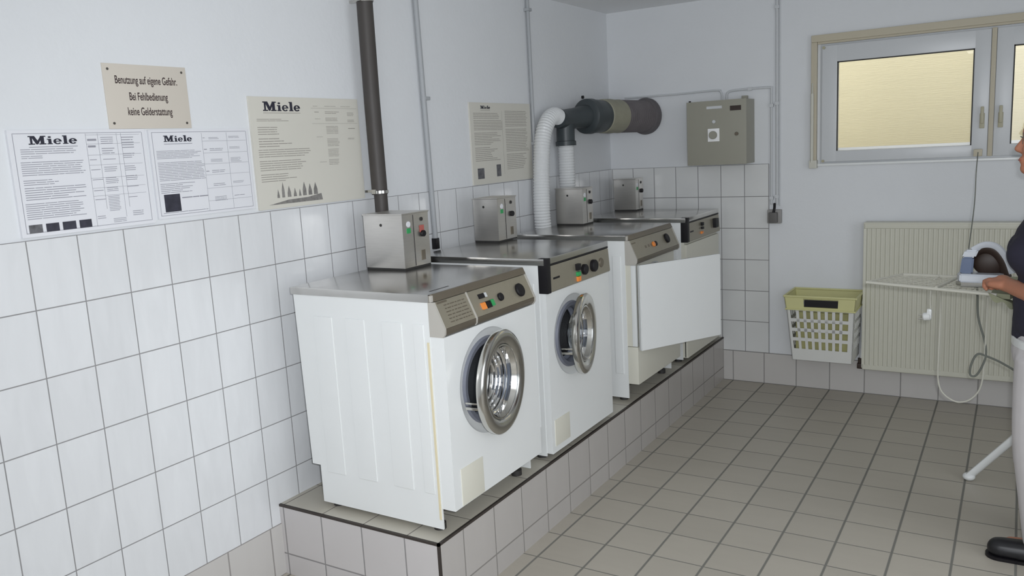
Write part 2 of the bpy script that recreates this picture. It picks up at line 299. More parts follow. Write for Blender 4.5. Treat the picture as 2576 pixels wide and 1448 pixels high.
# ------------------------------------------------------------ washing machines
ZB = PH
def knob(bm, c, r, h, ax=(1, 0, 0)): cyl(bm, c, ax, r, h, 20, r*.15)
def text_rows(bm, x, y0, y1, z0, z1, n, h=.0035, fill=.8, seed=1):
    rnd = random.Random(seed)
    for i in range(n):
        z = z1-(i+.5)*(z1-z0)/n; y = y0; end = y0+(y1-y0)*(fill+(1-fill)*rnd.random())
        while y < end-.004:
            e = min(end, y+rnd.uniform(.015, .08)); box(bm, x, y, z-h/2, x+.0006, e, z+h/2); y = e+.0025
def machine(y0, kind, label, top_z, with_door):
    Wd = .60; y1 = y0+Wd; xf = .745
    t = thing('washing_machine' if kind != 'flap' else 'tumble_dryer', (.45, y0+.3, ZB), label, 'washing machine' if kind != 'flap' else 'dryer', 'machines in a row on the plinth')
    slb = top_z-.027
    # body: pressed side panels, back and bottom
    prof = [(.185, ZB+.02), (xf, ZB+.02), (xf, slb), (.13, slb), (.145, ZB+.165), (.185, ZB+.165)]
    bm = NB(); prism(bm, prof, 'y', y0, y0+.006); prism(bm, prof, 'y', y1-.006, y1)
    box(bm, .186, y0+.006, ZB+.022, .60, y1-.006, ZB+.03); box(bm, .60, y0+.006, ZB+.022, .606, y1-.006, ZB+.16); box(bm, .15, y0+.006, ZB+.165, .156, y1-.006, slb)
    for cx in (.268, .42, .586, .70):
        wdt = .044 if cx < .69 else .022
        for yy in (y0-.004, y1-.001):
            box(bm, cx-wdt, yy, ZB+.145, cx+wdt, yy+.005, slb-.075, .0048, 3)
    part('body', bm, WHITE, t)
    for fx in (.225, .70):
        for fy in (y0+.04, y1-.04):
            bm = NB(); cyl(bm, (fx, fy, ZB), (0, 0, 1), .022, .022, 16); part('foot', bm, DARK, t)
    bm = NB(); xs = .752 if kind in ('slant', 'flap') else .775
    box(bm, .12, y0-.004, slb, xs, y1+.004, top_z, .003); part('worktop', bm, STEELTOP, t)
    # front
    if kind in ('slant', 'flap'):
        XF = .80; zt = .985
        cheek = [(xf, slb+.001), (.768, slb+.001), (.807, 1.014), (.806, .996), (.798, zt), (xf, zt)]
        bm = NB(); prism(bm, cheek, 'y', y0, y0+.010); con = part('console', bm, CHEEK, t)
        bm = NB(); prism(bm, cheek, 'y', y1-.010, y1); part('end_cheek', bm, CHEEK, con)
        bm = NB(); box(bm, .7525, y0, slb+.002, .760, y0+.0115, top_z-.004); part('corner_piece', bm, CHEEK, con)
        bm = NB(); prism(bm, [(xf+.003, slb), (.765, slb), (.8045, 1.014), (.80, 1.014), (.76, .99), (xf+.003, .99)], 'y', y0+.010, y1-.010); part('console_face', bm, FASCIA, con)
        bm = NB(); prism(bm, [(xs, slb+.003), (xs, top_z-.001), (.757, top_z-.001), (.768, slb+.003)], 'y', y0+.012, y1-.002); part('upper_strip', bm, FASCIAD, con)
        bm = NB(); prism(bm, [(.79, 1.0135), (.806, 1.0135), (.805, .997), (.797, .988), (.79, .988)], 'y', y0+.010, y1-.010); part('lower_strip', bm, FASCIAD, con)
        def on(z, off=.0): return .8045-(z-1.014)*(.8045-.765)/(slb-1.014)+off
        nx = Vector((slb-1.014, 0, .8045-.765)).normalized()
        if kind == 'slant':
            bm = NB(); prism(bm, [(.764, slb), (.7665, slb+.004), (.809, 1.014), (.807, .996), (.80, .988), (.80, 1.0)], 'y', y0+.188, y0+.194); part('divider', bm, CHEEK, con)
            def btn(nm, yy, z, r, h, m):
                bm = NB(); knob(bm, Vector((on(z), yy, z))-nx*.002, r, h, nx); part(nm, bm, m, con)
            def sq(nm, ya, yb, za, zb2, m, th=.006):
                bm = NB(); prism(bm, [(on(za)-.002, za), (on(za)+th, za), (on(zb2)+th, zb2), (on(zb2)-.002, zb2)], 'y', ya, yb); part(nm, bm, m, con)
            sq('button', y0+.245, y0+.270, 1.032, 1.054, ORANGE); sq('button', y0+.274, y0+.303, 1.032, 1.054, BLACK); sq('button', y0+.306, y0+.325, 1.034, 1.055, GREEN)
            sq('indicator', y0+.250, y0+.285, 1.068, 1.083, BLACK, .004); sq('indicator', y0+.290, y0+.302, 1.068, 1.083, PVC, .003)
            btn('knob', y0+.375, 1.052, .015, .012, BLACK); btn('knob', y0+.512, 1.053, .026, .014, BLACK)
            bm = NB()
            for i in range(6):
                z = 1.082-i*.011; yy = y0+.05
                while yy < y0+.172:
                    e = yy+random.uniform(.008, .03); prism(bm, [(on(z), z), (on(z)+.0012, z), (on(z+.003)+.0012, z+.003), (on(z+.003), z+.003)], 'y', yy, min(e, y0+.178)); yy = e+.005
            z = 1.092; prism(bm, [(on(z), z), (on(z)+.001, z), (on(z+.006)+.001, z+.006), (on(z+.006), z+.006)], 'y', y0+.02, y0+.075)
            part('printed_text', bm, FASCIAD, con)
            bm = NB(); box(bm, .715, y0+.05, top_z-.0005, .72, y0+.16, top_z+.0006); part('printed_line', bm, BLACK, t)
        else:
            bm = NB(); knob(bm, Vector((on(1.055), y0+.27, 1.055))-nx*.002, .014, .01, nx); part('button', bm, ORANGE, con)
            bm = NB(); knob(bm, Vector((on(1.055), y0+.297, 1.055))-nx*.002, .013, .01, nx); part('button', bm, BLACK, con)
            bm = NB(); knob(bm, Vector((on(1.062), y0+.46, 1.062))-nx*.002, .026, .014, nx); part('knob', bm, BLACK, con)
            bm = NB(); z = 1.085
            prism(bm, [(on(z), z), (on(z)+.001, z), (on(z+.006)+.001, z+.006), (on(z+.006), z+.006)], 'y', y0+.02, y0+.07); z = 1.05
            for yy in (y0+.16, y0+.20, y0+.235): part('printed_text', bm, FASCIAD, con); bm = NB(); prism(bm, [(on(z), z), (on(z)+.001, z), (on(z+.012)+.001, z+.012), (on(z+.012), z+.012)], 'y', yy, yy+.018)
            part('printed_text', bm, FASCIAD, con)
        zlo = .38
    else:
        XF = .775; zt = .997; zlo = .318
        bm = NB(); prism(bm, [(xf, slb-.008), (.776, slb-.008), (.784, 1.002), (.780, zt), (xf, zt)], 'y', y0+.030, y1); con = part('console', bm, FASCIA, t)
        bm = NB(); box(bm, xf, y0, slb-.006, .7765, y1, slb+.0005); part('seam', bm, BLACK, con)
        bm = NB(); box(bm, xf, y0-.001, zt, .787, y0+.030, top_z+.001, .003); part('end_cap', bm, BLACK, con)
        def F(nm, yy, z, r, h, m):
            bm = NB(); knob(bm, (.777, yy, z), r, h); part(nm, bm, m, con)
        def Q(nm, ya, yb, za, zb2, m, th=.012):
            part(nm, B(.775, ya, za, .78+th, yb, zb2, bev=.002), m, con)
        if with_door:
            Q('button', y0+.262, y0+.292, 1.052, 1.080, BLACK); Q('button', y0+.262, y0+.290, 1.028, 1.046, GREEN); Q('button', y0+.262, y0+.290, 1.005, 1.026, ORANGE)
            F('knob', y0+.335, 1.047, .023, .02, BLACK); F('knob', y0+.425, 1.050, .027, .022, BLACK); F('knob', y0+.515, 1.050, .022, .008, FASCIAD)
        else:
            Q('button', y0+.25, y0+.275, 1.066, 1.086, BLACK); Q('button', y0+.25, y0+.275, 1.046, 1.06, BLACK); Q('button', y0+.235, y0+.265, 1.020, 1.034, ORANGE); Q('knob', y0+.475, y0+.53, 1.03, 1.085, BLACK, .02)
        bm = NB(); box(bm, .7775, y0+.06, 1.047, .7812, y0+.115, 1.055); part('printed_text', bm, BLACK, con)
    if kind == 'flat' and not with_door:
        bm = NB(); box(bm, xf, y0+.002, .318, XF-.012, y1-.002, zt-.001); box(bm, xf+.01, y0+.002, .318, XF, y1-.002, .566, .003); part('front_panel', bm, CREAMP, t)
        bm = NB(); box(bm, XF-.0125, y0+.004, .570, XF+.002, y1-.004, zt-.014, .003); part('door', bm, CREAMP, t)
        bm = NB(); box(bm, XF+.002, y1-.05, .74, XF+.010, y1-.03, .80, .003); part('handle', bm, CHEEK, t)
    elif kind != 'flap':
        cy, cz = y0+.262+(.0 if kind == 'slant' else -.035), .775 if kind == 'slant' else .785
        ro = .19 if kind == 'slant' else .175; ri = ro-.042
        bm = NB(); rings_hole(bm, y0+.002, y1-.002, zlo, zt, xf, XF, cy, cz, ro)
        lathe(bm, [(ro, 0), (ro-.004, -.004), (ro-.012, -.010), (ri+.004, -.013), (ri, -.03)], (XF, cy, cz), (1, 0, 0), 64)
        fp = part('front_panel', bm, WHITE, t)
        bm = NB(); lathe(bm, [(ri+.010, -.012), (ri+.006, -.001), (ri-.010, -.003), (ri-.018, -.012), (ri-.020, -.03), (ri-.010, -.045), (ri-.022, -.06), (ri-.01, -.075)], (XF, cy, cz), (1, 0, 0), 64); part('gasket', bm, RUBBER, t)
        bm = NB(); lathe(bm, [(ri-.01, -.075), (.23, -.085), (.23, -.38), (0, -.38)], (XF, cy, cz), (1, 0, 0), 64)
        for k in range(3):
            a = 2*PI*k/3+.5; box(bm, XF-.36, cy+.2*math.cos(a)-.02, cz+.2*math.sin(a)-.02, XF-.1, cy+.2*math.cos(a)+.02, cz+.2*math.sin(a)+.02, .012)
        part('drum', bm, DRUM, t)
        fa, fb = (y0+.045, y0+.18) if kind == 'slant' else (y0+.025, y0+.155)
        za, zc = (.383, .515) if kind == 'slant' else (.345, .458)
        bm = NB(); box(bm, XF-.001, fa, za, XF+.003, fb, zc, .0015); part('filter_flap', bm, CREAMP, t, 'yellowed square filter flap')
        if with_door:
            if kind == 'slant': hy, zz, rd, th = 2.196, .769, .186, 8.
            else: hy, zz, rd, th = 2.873, .790, .172, 12.6
            hx = XF+.03; hinge = Vector((hx, hy, zz)); cc = Vector((hx, hy-rd, zz)); rim = rd-.052
            def rot(bm): bmesh.ops.rotate(bm, verts=bm.verts, cent=hinge, matrix=Matrix.Rotation(R(-th) if False else R(th), 3, 'Z'))
            bm = NB(); lathe(bm, [(rim, -.03), (rd-.012, -.03), (rd-.002, -.026), (rd, -.018), (rd, -.006), (rd-.006, 0), (rd-.018, .002), (rim+.018, -.001), (rim+.004, -.006), (rim, -.012)], cc, (1, 0, 0), 72, close=True)
            rot(bm); dr = part('door', bm, STEELRIM, t)
            bm = NB(); lathe(bm, [(rim, -.008), (rim-.008, -.03), (rim-.012, -.046), (rim-.02, -.05), (rim-.022, -.054), (rim-.03, -.056), (rim-.033, -.062), (rim-.046, -.063), (rim-.049, -.069), (rim-.065, -.070), (rim-.07, -.075), (0, -.078)], cc, (1, 0, 0), 72); rot(bm); part('door_glass', bm, BOWL, dr)
            bm = NB(); lathe(bm, [(rim, -.010), (rim-.007, -.028), (rim-.014, -.028), (rim-.006, -.010)], cc, (1, 0, 0), 72, close=True); rot(bm); part('glass_ring', bm, STEELRIM, dr)
            bm = NB(); box(bm, XF-.004, hy-.022, zz-.03, hx-.006, hy+.004, zz+.03, .004); part('hinge', bm, STEELRIM, t)
            bm = NB(); box(bm, hx-.075, hy-2*rd+.012, zz-.055, hx-.028, hy-2*rd+.024, zz-.045, .002); box(bm, hx-.075, hy-2*rd+.012, zz-.035, hx-.028, hy-2*rd+.022, zz-.028, .002); rot(bm); part('latch', bm, STEELRIM, dr)
        part('side_strip', B(xf-.012, y0-.0025, zlo-.04, xf-.004, y0, zt-.02), YELLOWED, t) if kind == 'slant' else None
    else:
        cy, cz = y0+.3, .79
        bm = NB(); rings_hole(bm, y0+.002, y1-.002, .575, .984, xf, .772, cy, cz, .17); box(bm, xf, y0+.002, .38, XF, y1-.002, .572, .004); part('front_panel', bm, CREAMP, t)
        bm = NB(); box(bm, .772, y0+.002, .575, .797, y0+.016, .984, .002); part('hinge_post', bm, WHITE, t)
        bm = NB(); lathe(bm, [(.172, .003), (.165, .003), (.16, -.03), (.24, -.05), (.24, -.40), (0, -.40)], (.772, cy, cz), (1, 0, 0), 64); part('drum', bm, DRUM, t)
        a = Vector((.805, y0+.004, 0)); b = Vector((1.062, 3.795, 0)); d = (b-a).normalized(); n = Vector((d.y, -d.x, 0))
        bm = NB(); P4 = [a, b, b+n*.022, a+n*.022]; prism(bm, [(p.x, p.y) for p in P4], 'z', .558, .986)
        bmesh.ops.bevel(bm, geom=list(bm.edges), offset=.003, segments=2, affect='EDGES'); part('door', bm, WHITE, t)
    return t
machine(1.74, 'slant', 'nearest white front-loading machine with sloping beige control panel and steel porthole ajar', 1.127, True)
machine(2.475, 'flat', 'second white front-loader with upright control panel ending in a black strip, round door ajar', 1.139, True)
machine(3.335, 'flap', 'white dryer with large rectangular flap door swung wide open', 1.131, False)
machine(4.125, 'flat', 'farthest pale machine with a closed cream flap, standing nearest the back wall', 1.137, False)

# ------------------------------------------------------------ coin boxes on the worktops
def coin_box(x0, x1, y0, y1, z0, z1, label):
    t = thing('coin_box', ((x0+x1)/2, (y0+y1)/2, z0), label, 'coin box', 'steel coin boxes on the machines')
    bm = NB(); box(bm, x0, y0, z0+.007, x1, y1, z1-.006, .002); part('housing', bm, STEEL, t)
    bm = NB(); box(bm, x0-.003, y0-.003, z1-.006, x1+.003, y1+.003, z1, .0015); part('lid', bm, STEEL, t)
    part('seal', B(x0+.001, y0+.001, z0, x1-.001, y1-.001, z0+.008), DARK, t)
    part('side_seam', B(x1-.001, y0+(y1-y0)*.40, z0+.01, x1+.0012, y0+(y1-y0)*.415, z1-.01), DARK, t)
    h = z1-z0; ym = y0+(y1-y0)*.22
    bm = NB(); cyl(bm, (x1, ym, z1-h*.2), (1, 0, 0), .012, .002, 16); part('round_sticker', bm, PAPER, t)
    bm = NB(); box(bm, x1, ym-.012, z1-h*.36, x1+.0015, ym+.012, z1-h*.27); part('sticker', bm, GREEN, t)
    yb = y0+(y1-y0)*.72
    bm = NB(); cyl(bm, (x1-.001, yb, z1-h*.14), (1, 0, 0), .008, .004, 14); part('lock', bm, DARK, t)
    bm = NB(); cyl(bm, (x1-.001, yb, z1-h*.40), (1, 0, 0), .013, .014, 16, .002); part('coin_slot', bm, BLACK, t)
    bm = NB(); box(bm, x1, yb-.012, z0+h*.12, x1+.002, yb+.012, z0+h*.30); part('return_flap', bm, FASCIAD, t)
    bm = NB(); cyl(bm, ((x0+x1)/2-.01, y0-.001, z1-h*.2), (0, 1, 0), .006, .004, 12); part('rivet', bm, DARK, t)
    return t
c1 = coin_box(.118, .318, 2.165, 2.335, 1.127, 1.352, 'steel coin box in front of the dark pipe, on the nearest machine')
bm = NB(); box(bm, .319, 2.272, 1.268, .3205, 2.300, 1.296, 0); part('red_label', bm, mat('red_label', (.45, .12, .10, 1), .5), c1)
coin_box(.062+.06, .262, 2.955, 3.125, 1.139, 1.352, 'steel coin box on the second machine, below the yellowed notice')
coin_box(.122, .292, 3.80, 3.93, 1.131, 1.340, 'steel coin box at the foot of the short white vent hose')
coin_box(.122, .275, 4.60, 4.72, 1.137, 1.345, 'smallest looking steel coin box, farthest away in the room corner')

# ------------------------------------------------------------ pipes and ducts on the left wall
t = thing('riser_pipe', (.08, 2.33, 1.05), 'dark grey vertical pipe held by steel clamps, rising behind the nearest coin box', 'pipe')
bm = NB(); tube(bm, [(.08, 2.33, .35), (.08, 2.33, 1.42)], .028, 20); tube(bm, [(.078, 2.328, 1.42), (.072, 2.332, 1.8), (.078, 2.328, 2.2), (.08, 2.328, HC)], .033, 20); part('pipe', bm, PIPE, t)
for z in (1.425, 2.20):
    bm = NB(); lathe(bm, [(.034, 0), (.036, 0), (.036, .012), (.034, .012)], (.079, 2.329, z), (0, 0, 1), 24, True); box(bm, .007 if z < 1.4 else .0, 2.322, z+.004, .046, 2.336, z+.014); box(bm, .07, 2.285, z, .09, 2.296, z+.018); part('clamp', bm, STEELRIM, t)
def conduit(y, z0, r, label, zs, joint=None, y2=None):
    t = thing('conduit_pipe', (.015, y, z0), label, 'conduit')
    bm = NB(); tube(bm, [(r+.0065, y, z0), (r+.0065, (y+(y2 or y))/2, (z0+HC)/2), (r+.0065, y2 or y, HC)], r, 12); part('tube', bm, CONDUIT, t)
    for z in zs:
        bm = NB(); box(bm, .006 if z < 1.4 else 0, y-.018, z-.008, .034, y+.018, z+.008, .003); part('clip', bm, CONDUIT, t)
    return t
t = conduit(2.772, 1.18, .0125, 'slim grey conduit on the white wall between the dark pipe and the single notice', (1.83,), y2=2.742)
bm = NB(); box(bm, .006, 2.758, 1.128, .032, 2.786, 1.18, .003); part('plug', bm, BLACK, t)
t = conduit(3.765, 1.0, .0105, 'slim grey conduit running down beside the white vent hoses', (1.60, 2.33))
# vent duct
SCY = 4.43
HOSEPTS = [(.078, 3.718, 1.09), (.078, 3.712, 1.25), (.078, 3.733, 1.50), (.077, 3.770, 1.645), (.076, 3.835, 1.725), (.074, 3.91, 1.752), (.072, 3.975, 1.742)]
t = thing('vent_duct', (.2, 4.5, 1.63), 'thick horizontal exhaust duct of wrapped grey sections entering the back wall', 'duct')
A = Vector((.13, 4.20, 1.745)); Bp = Vector((.268, L, 1.738)); D = (Bp-A); LN = D.length; D.normalize()
bm = NB(); lathe(bm, [(0, 0), (.088, 0), (.104, .01), (.106, .05), (.1, .055), (.1, .12), (.098, .125), (.098, .17)], A, D, 40); part('rubber_sleeve', bm, DGREY, t)
bm = NB(); lathe(bm, [(.098, .16), (.103, .165), (.106, .23), (.102, .29), (.104, .33), (.098, .335)], A, D, 40); part('tape_wrap', bm, TAPE, t)
pr = [(.098, .33)]; h = .34
while h < LN-.05: pr += [(.102, h), (.098, h+.009)]; h += .02
bm = NB(); lathe(bm, pr+[(.099, LN)], A, D, 40); part('wrapped_pipe', bm, DUCTG, t)
bm = NB(); lathe(bm, [(.098, LN-.045), (.113, LN-.04), (.119, LN-.02), (.117, LN), (.098, LN)], A, D, 40); part('collar', bm, mat('grey_collar', (.12, .11, .115, 1), .6), t)
J = Vector((.072, 4.05, 1.725))
bm = NB(); tube(bm, [J+Vector((.0, -.085, .012)), J+Vector((.0, -.03, .006)), J+Vector((.02, .06, .01)), A+D*.012], [.056, .056, .06, .07], 24)
tube(bm, [J+Vector((.003, 0, 0)), J+Vector((.0, .0, -.07)), J+Vector((0, 0, -.145))], [.052, .054, .054], 24); lathe(bm, [(.054, -.12), (.061, -.123), (.061, -.148), (.05, -.148)], J, (0, 0, 1), 24); part('branch_fitting', bm, DGREY, t)
bm = NB(); cyl(bm, (0, SCY, 1.872), (1, 0, 0), .01, .012, 12); part('screw', bm, BLACK, t)
def corr(P, r, pitch=.016):
    P = curve(P, 24); d = [0]
    for a, b in zip(P, P[1:]): d.append(d[-1]+(b-a).length)
    out = []; rs = []; s = 0; i = 0; n = int(d[-1]/(pitch/2))
    for k in range(n+1):
        s = k*d[-1]/n
        while i < len(d)-2 and d[i+1] < s: i += 1
        f = (s-d[i])/max(1e-9, d[i+1]-d[i]); out.append(P[i].lerp(P[i+1], f)); rs.append(r if k % 2 else r-.0045)
    bm = NB(); tube(bm, out, rs, 26); return bm
h1 = finish('vent_hose', corr(HOSEPTS, .048), HOSE, None, 12)
tag(h1, 'tall white ribbed hose bending over into the dark duct fitting', 'hose', 'vent hoses')
h2 = finish('vent_hose', corr([(.066, 4.055, .95), (.068, 4.055, 1.3), (.072, 4.05, 1.60)], .0495), HOSE, None, 12)
tag(h2, 'short straight white ribbed hose hanging below the dark duct fitting', 'hose', 'vent hoses')

# ------------------------------------------------------------ posters and sign
def serif_word(bm, x, y, z, h, wid):
    """the heavy slab-serif word Miele, drawn facing +x; y grows to the right"""
    parts = []
    def q(p): parts.append([(a, b) for a, b in p])
    def rc(a, b, c, d): q([(a, b), (c, b), (c, d), (a, d)])
    # M
    rc(0, 0, .42, .12); rc(.12, .1, .26, .9); rc(0, .88, .4, 1); q([(.18, 1), (.42, 1), (.66, .3), (.58, .02), (.5, .02)]); q([(.54, .02), (.62, .02), (.98, 1), (.84, 1), (.56, .32)]); rc(.8, .88, 1.16, 1); rc(.8, .1, 1.04, .9); rc(.7, 0, 1.16, .12)
    # i
    o = 1.24; rc(o, 0, o+.36, .1); rc(o+.08, .08, o+.28, .62); rc(o, .54, o+.28, .64); q([(o+.18+.11*math.cos(k*PI/6), .84+.1*math.sin(k*PI/6)) for k in range(12)])
    def e(o):
        cx, cy, ro_y, ro_x = o+.28, .32, .335, .28
        n = 20; a0, a1 = R(0), R(318)
        for k in range(n):
            a, b = a0+(a1-a0)*k/n, a0+(a1-a0)*(k+1)/n; f = lambda t: .40+.18*abs(math.sin(t))
            q([(cx+ro_x*math.cos(a), cy+ro_y*math.sin(a)), (cx+ro_x*math.cos(b), cy+ro_y*math.sin(b)), (cx+ro_x*f(b)*math.cos(b), cy+ro_y*(f(b)+.12)*math.sin(b)), (cx+ro_x*f(a)*math.cos(a), cy+ro_y*(f(a)+.12)*math.sin(a))])
        rc(o+.1, .29, o+.55, .38)
    e(1.66)
    o = 2.3; rc(o, 0, o+.36, .1); rc(o+.08, .08, o+.28, .95); rc(o, .9, o+.28, 1)
    e(2.72)
    s = wid/3.3
    for k, p in enumerate(parts): prism(bm, [(y+a*s, z+b*h) for a, b in p], 'x', x, x+.0006+.00004*k)
def notice(y0, y1, z0, z1, paper, label, logo, ink, rows_left, cells, pics, frame=None, top=None, foot=None):
    t = thing('notice', (0, (y0+y1)/2, z0), label, 'poster', 'notices on the left wall')
    bm = NB(); box(bm, .0065 if z0 < 1.4 else .0005, y0, z0, .0085, y1, z1); part('paper', bm, paper, t)
    X = .0086; W_, H_ = y1-y0, z1-z0; Yq = lambda u: y0+u*W_; Zq = lambda v: z1-v*H_
    bm = NB(); ly, lz, lh, lw = logo; serif_word(bm, X, Yq(ly), Zq(lz), lh, lw); part('printed_name', bm, INK, t)
    bm = NB()
    if frame:
        a, b = frame; th = .0014
        box(bm, X, Yq(a), Zq(b), X+.0004, Yq(1-a), Zq(b)+th); box(bm, X, Yq(a), Zq(1-b), X+.0004, Yq(1-a), Zq(1-b)+th); box(bm, X, Yq(a), Zq(1-b), X+.0004, Yq(a)+th, Zq(b)); box(bm, X, Yq(1-a), Zq(1-b), X+.0004, Yq(1-a)+th, Zq(b))
    box(bm, X, Yq(ly), Zq(lz)-.008, X+.0005, Yq(ly)+lw, Zq(lz)-.0062)
    for i, (a, b, c, d, n, fill) in enumerate(rows_left): text_rows(bm, X, Yq(a), Yq(b), Zq(d), Zq(c), n, (d-c)*H_/n*.30, fill, i*7+int(y0*100))
    for (a, b, c, d) in cells: box(bm, X, Yq(a), Zq(d), X+.0004, Yq(b)+.0008 if b == a else Yq(b), Zq(c)+.0008 if c == d else Zq(c))
    part('printed_text', bm, ink, t)
    for (a, b, c, d, m) in pics: part('printed_picture', B(X, Yq(a), Zq(d), X+.0007, Yq(b), Zq(c)), m, t)
    return t
PHOTO = mat('dark_print', (.035, .035, .05, 1), .4, noise=.9, nscale=45); PHOTO2 = mat('grey_print', (.12, .12, .13, 1), .5, noise=.9, nscale=60)
tbl = []
for r0 in (.07, .16, .27, .37, .50, .60, .68): tbl.append((.53, .95, r0-.015, r0-.015))
notice(.876, 1.300, 1.409, 1.707, PAPER, 'leftmost white notice, with a row of four small dark pictures along its lower edge', (.13, .135, .024, .142), GREYINK,
       [(.07, .53, .17, .23, 3, .75), (.07, .25, .235, .27, 2, .6), (.06, .52, .29, .43, 7, .85), (.06, .4, .46, .52, 3, .5), (.06, .5, .53, .66, 6, .6), (.05, .48, .68, .84, 8, .7),
        (.54, .62, .07, .2, 2, .6), (.64, .74, .07, .15, 4, .9), (.80, .9, .07, .2, 5, .9), (.64, .74, .18, .25, 3, .9), (.80, .9, .24, .30, 3, .8), (.54, .61, .29, .31, 1, .7), (.64, .74, .29, .31, 1, .9), (.64, .74, .37, .43, 3, .8), (.54, .61, .39, .41, 1, .9), (.8, .9, .37, .43, 3, .8), (.54, .62, .49, .51, 1, 1), (.64, .74, .48, .55, 4, .9), (.8, .9, .47, .53, 3, .9), (.54, .62, .60, .62, 1, .9), (.64, .73, .58, .63, 3, .9), (.8, .9, .58, .60, 1, .9), (.54, .62, .69, .71, 1, 1), (.64, .73, .67, .83, 10, .9), (.8, .88, .69, .71, 1, .9), (.54, .61, .86, .9, 2, .8), (.66, .76, .90, .95, 3, 1), (.82, .92, .84, .9, 3, .8)],
       [(.53, .53, .04, .97), (.62, .62, .04, .8), (.765, .765, .04, .9), (.80, .80, .04, .8)]+tbl,
       [(.05, .14, .885, .965, PHOTO2), (.165, .255, .885, .965, PHOTO), (.28, .375, .885, .965, PHOTO), (.40, .49, .885, .965, PHOTO)], (.03, .035))
tb2 = [(.5, .97, r, r) for r in (.14, .28, .41, .54, .70, .85)]
notice(1.313, 1.714, 1.418, 1.703, PAPER, 'white notice in the middle of the three lower ones, with one dark square picture', (.13, .135, .020, .108), GREYINK,
       [(.05, .49, .23, .33, 6, .75), (.05, .5, .36, .58, 12, .92), (.05, .4, .60, .72, 6, .6), (.24, .5, .76, .8, 1, .95), (.05, .5, .93, .95, 1, .95),
        (.51, .53, .09, .11, 1, 1), (.57, .68, .09, .12, 2, .8), (.78, .9, .08, .11, 2, .9), (.51, .54, .22, .25, 1, 1), (.57, .71, .22, .26, 2, .9), (.78, .9, .21, .24, 2, .9), (.57, .70, .35, .39, 3, .9), (.78, .9, .34, .4, 4, .9), (.57, .71, .48, .52, 2, .9), (.51, .54, .48, .51, 1, 1), (.57, .7, .64, .68, 2, .9), (.78, .9, .63, .66, 2, .9), (.57, .7, .80, .86, 4, .9), (.78, .9, .8, .82, 1, .9)],
       [(.5, .5, .04, .97), (.76, .76, .04, .97)]+tb2, [(.07, .22, .73, .93, PHOTO)], (.025, .03))
notice(1.733, 2.312, 1.407, 1.818, OLDPAPER, 'large yellowed notice with a small drawing at its foot, left of the dark pipe', (.11, .125, .034, .185), BROWNINK,
       [(.05, .36, .19, .22, 2, .5), (.05, .42, .26, .34, 4, .35), (.05, .33, .36, .45, 4, .4), (.04, .5, .46, .54, 4, .8), (.04, .5, .56, .66, 5, .75), (.04, .4, .68, .76, 4, .5),
        (.55, .62, .07, .08, 1, .6), (.66, .78, .07, .08, 1, .6), (.82, .94, .07, .08, 1, .6), (.56, .6, .12, .14, 1, 1), (.66, .8, .12, .15, 2, .6), (.88, .96, .13, .17, 3, .7), (.56, .61, .19, .2, 1, 1), (.66, .78, .18, .22, 3, .9), (.88, .96, .2, .23, 2, .8), (.66, .78, .26, .34, 6, .95), (.88, .96, .28, .30, 1, .9), (.56, .62, .36, .37, 1, .9), (.66, .78, .38, .46, 6, .9), (.87, .94, .38, .4, 2, .9), (.66, .77, .48, .56, 6, .9), (.57, .64, .60, .61, 1, .9), (.66, .76, .58, .64, 4, .9)],
       [(.53, .98, .095, .095), (.53, .98, .24, .24)], [])
# drawing on the yellowed notice: sloping ground with pointed houses and trees
bm = NB(); yb, zb = 1.80, 1.418
prism(bm, [(yb-.02, zb+.004), (yb+.26, zb+.004), (yb+.255, zb+.03), (yb+.18, zb+.02), (yb+.08, zb+.018)], 'x', .0086, .0092)
for k, (a, hh, ww) in enumerate([(.03, .05, .012), (.055, .075, .014), (.085, .06, .018), (.115, .05, .016), (.14, .045, .012), (.165, .07, .02), (.195, .062, .02), (.225, .065, .022)]):
    prism(bm, [(yb+a-ww/2, zb+.028), (yb+a+ww/2, zb+.028), (yb+a+ww*.45, zb+hh*.75), (yb+a, zb+hh+.01), (yb+a-ww*.45, zb+hh*.75)], 'x', .0086, .0091+.00004*k)
o = finish('printed_drawing', bm, mat('pale_print', (.22, .21, .20, 1), .6, noise=.6, nscale=70), bpy.data.objects['notice.002'])
notice(3.143, 3.750, 1.404, 1.820, OLDPAPER, 'single yellowed notice hung above the second machine, beside the slim conduit', (.165, .075, .016, .09), BROWNINK,
       [(.05, .46, .12, .2, 4, .9), (.05, .5, .21, .34, 7, .95), (.05, .48, .36, .52, 8, .55), (.05, .45, .54, .72, 8, .5), (.55, .95, .09, .3, 10, .9), (.55, .95, .32, .62, 14, .85), (.55, .93, .64, .85, 9, .7)],
       [(.5, .5, .1, .9)], [(.07, .17, .80, .93, PHOTO2), (.37, .44, .77, .92, PHOTO2)])
sg = thing('warning_sign', (0, 1.334, 1.708), 'beige rectangular sign with three lines of dark German text, screwed at its corners', 'sign')
part('plate', B(0, 1.186, 1.708, .004, 1.483, 1.905, bev=.001), SIGN, sg)
for y, z in ((1.203, 1.888), (1.466, 1.888), (1.203, 1.725), (1.466, 1.725)):
    bm = NB(); cyl(bm, (.0038, y, z), (1, 0, 0), .004, .0014, 12); part('screw', bm, mat('dull_screw', (.12, .11, .10, 1), .5, .6), sg)
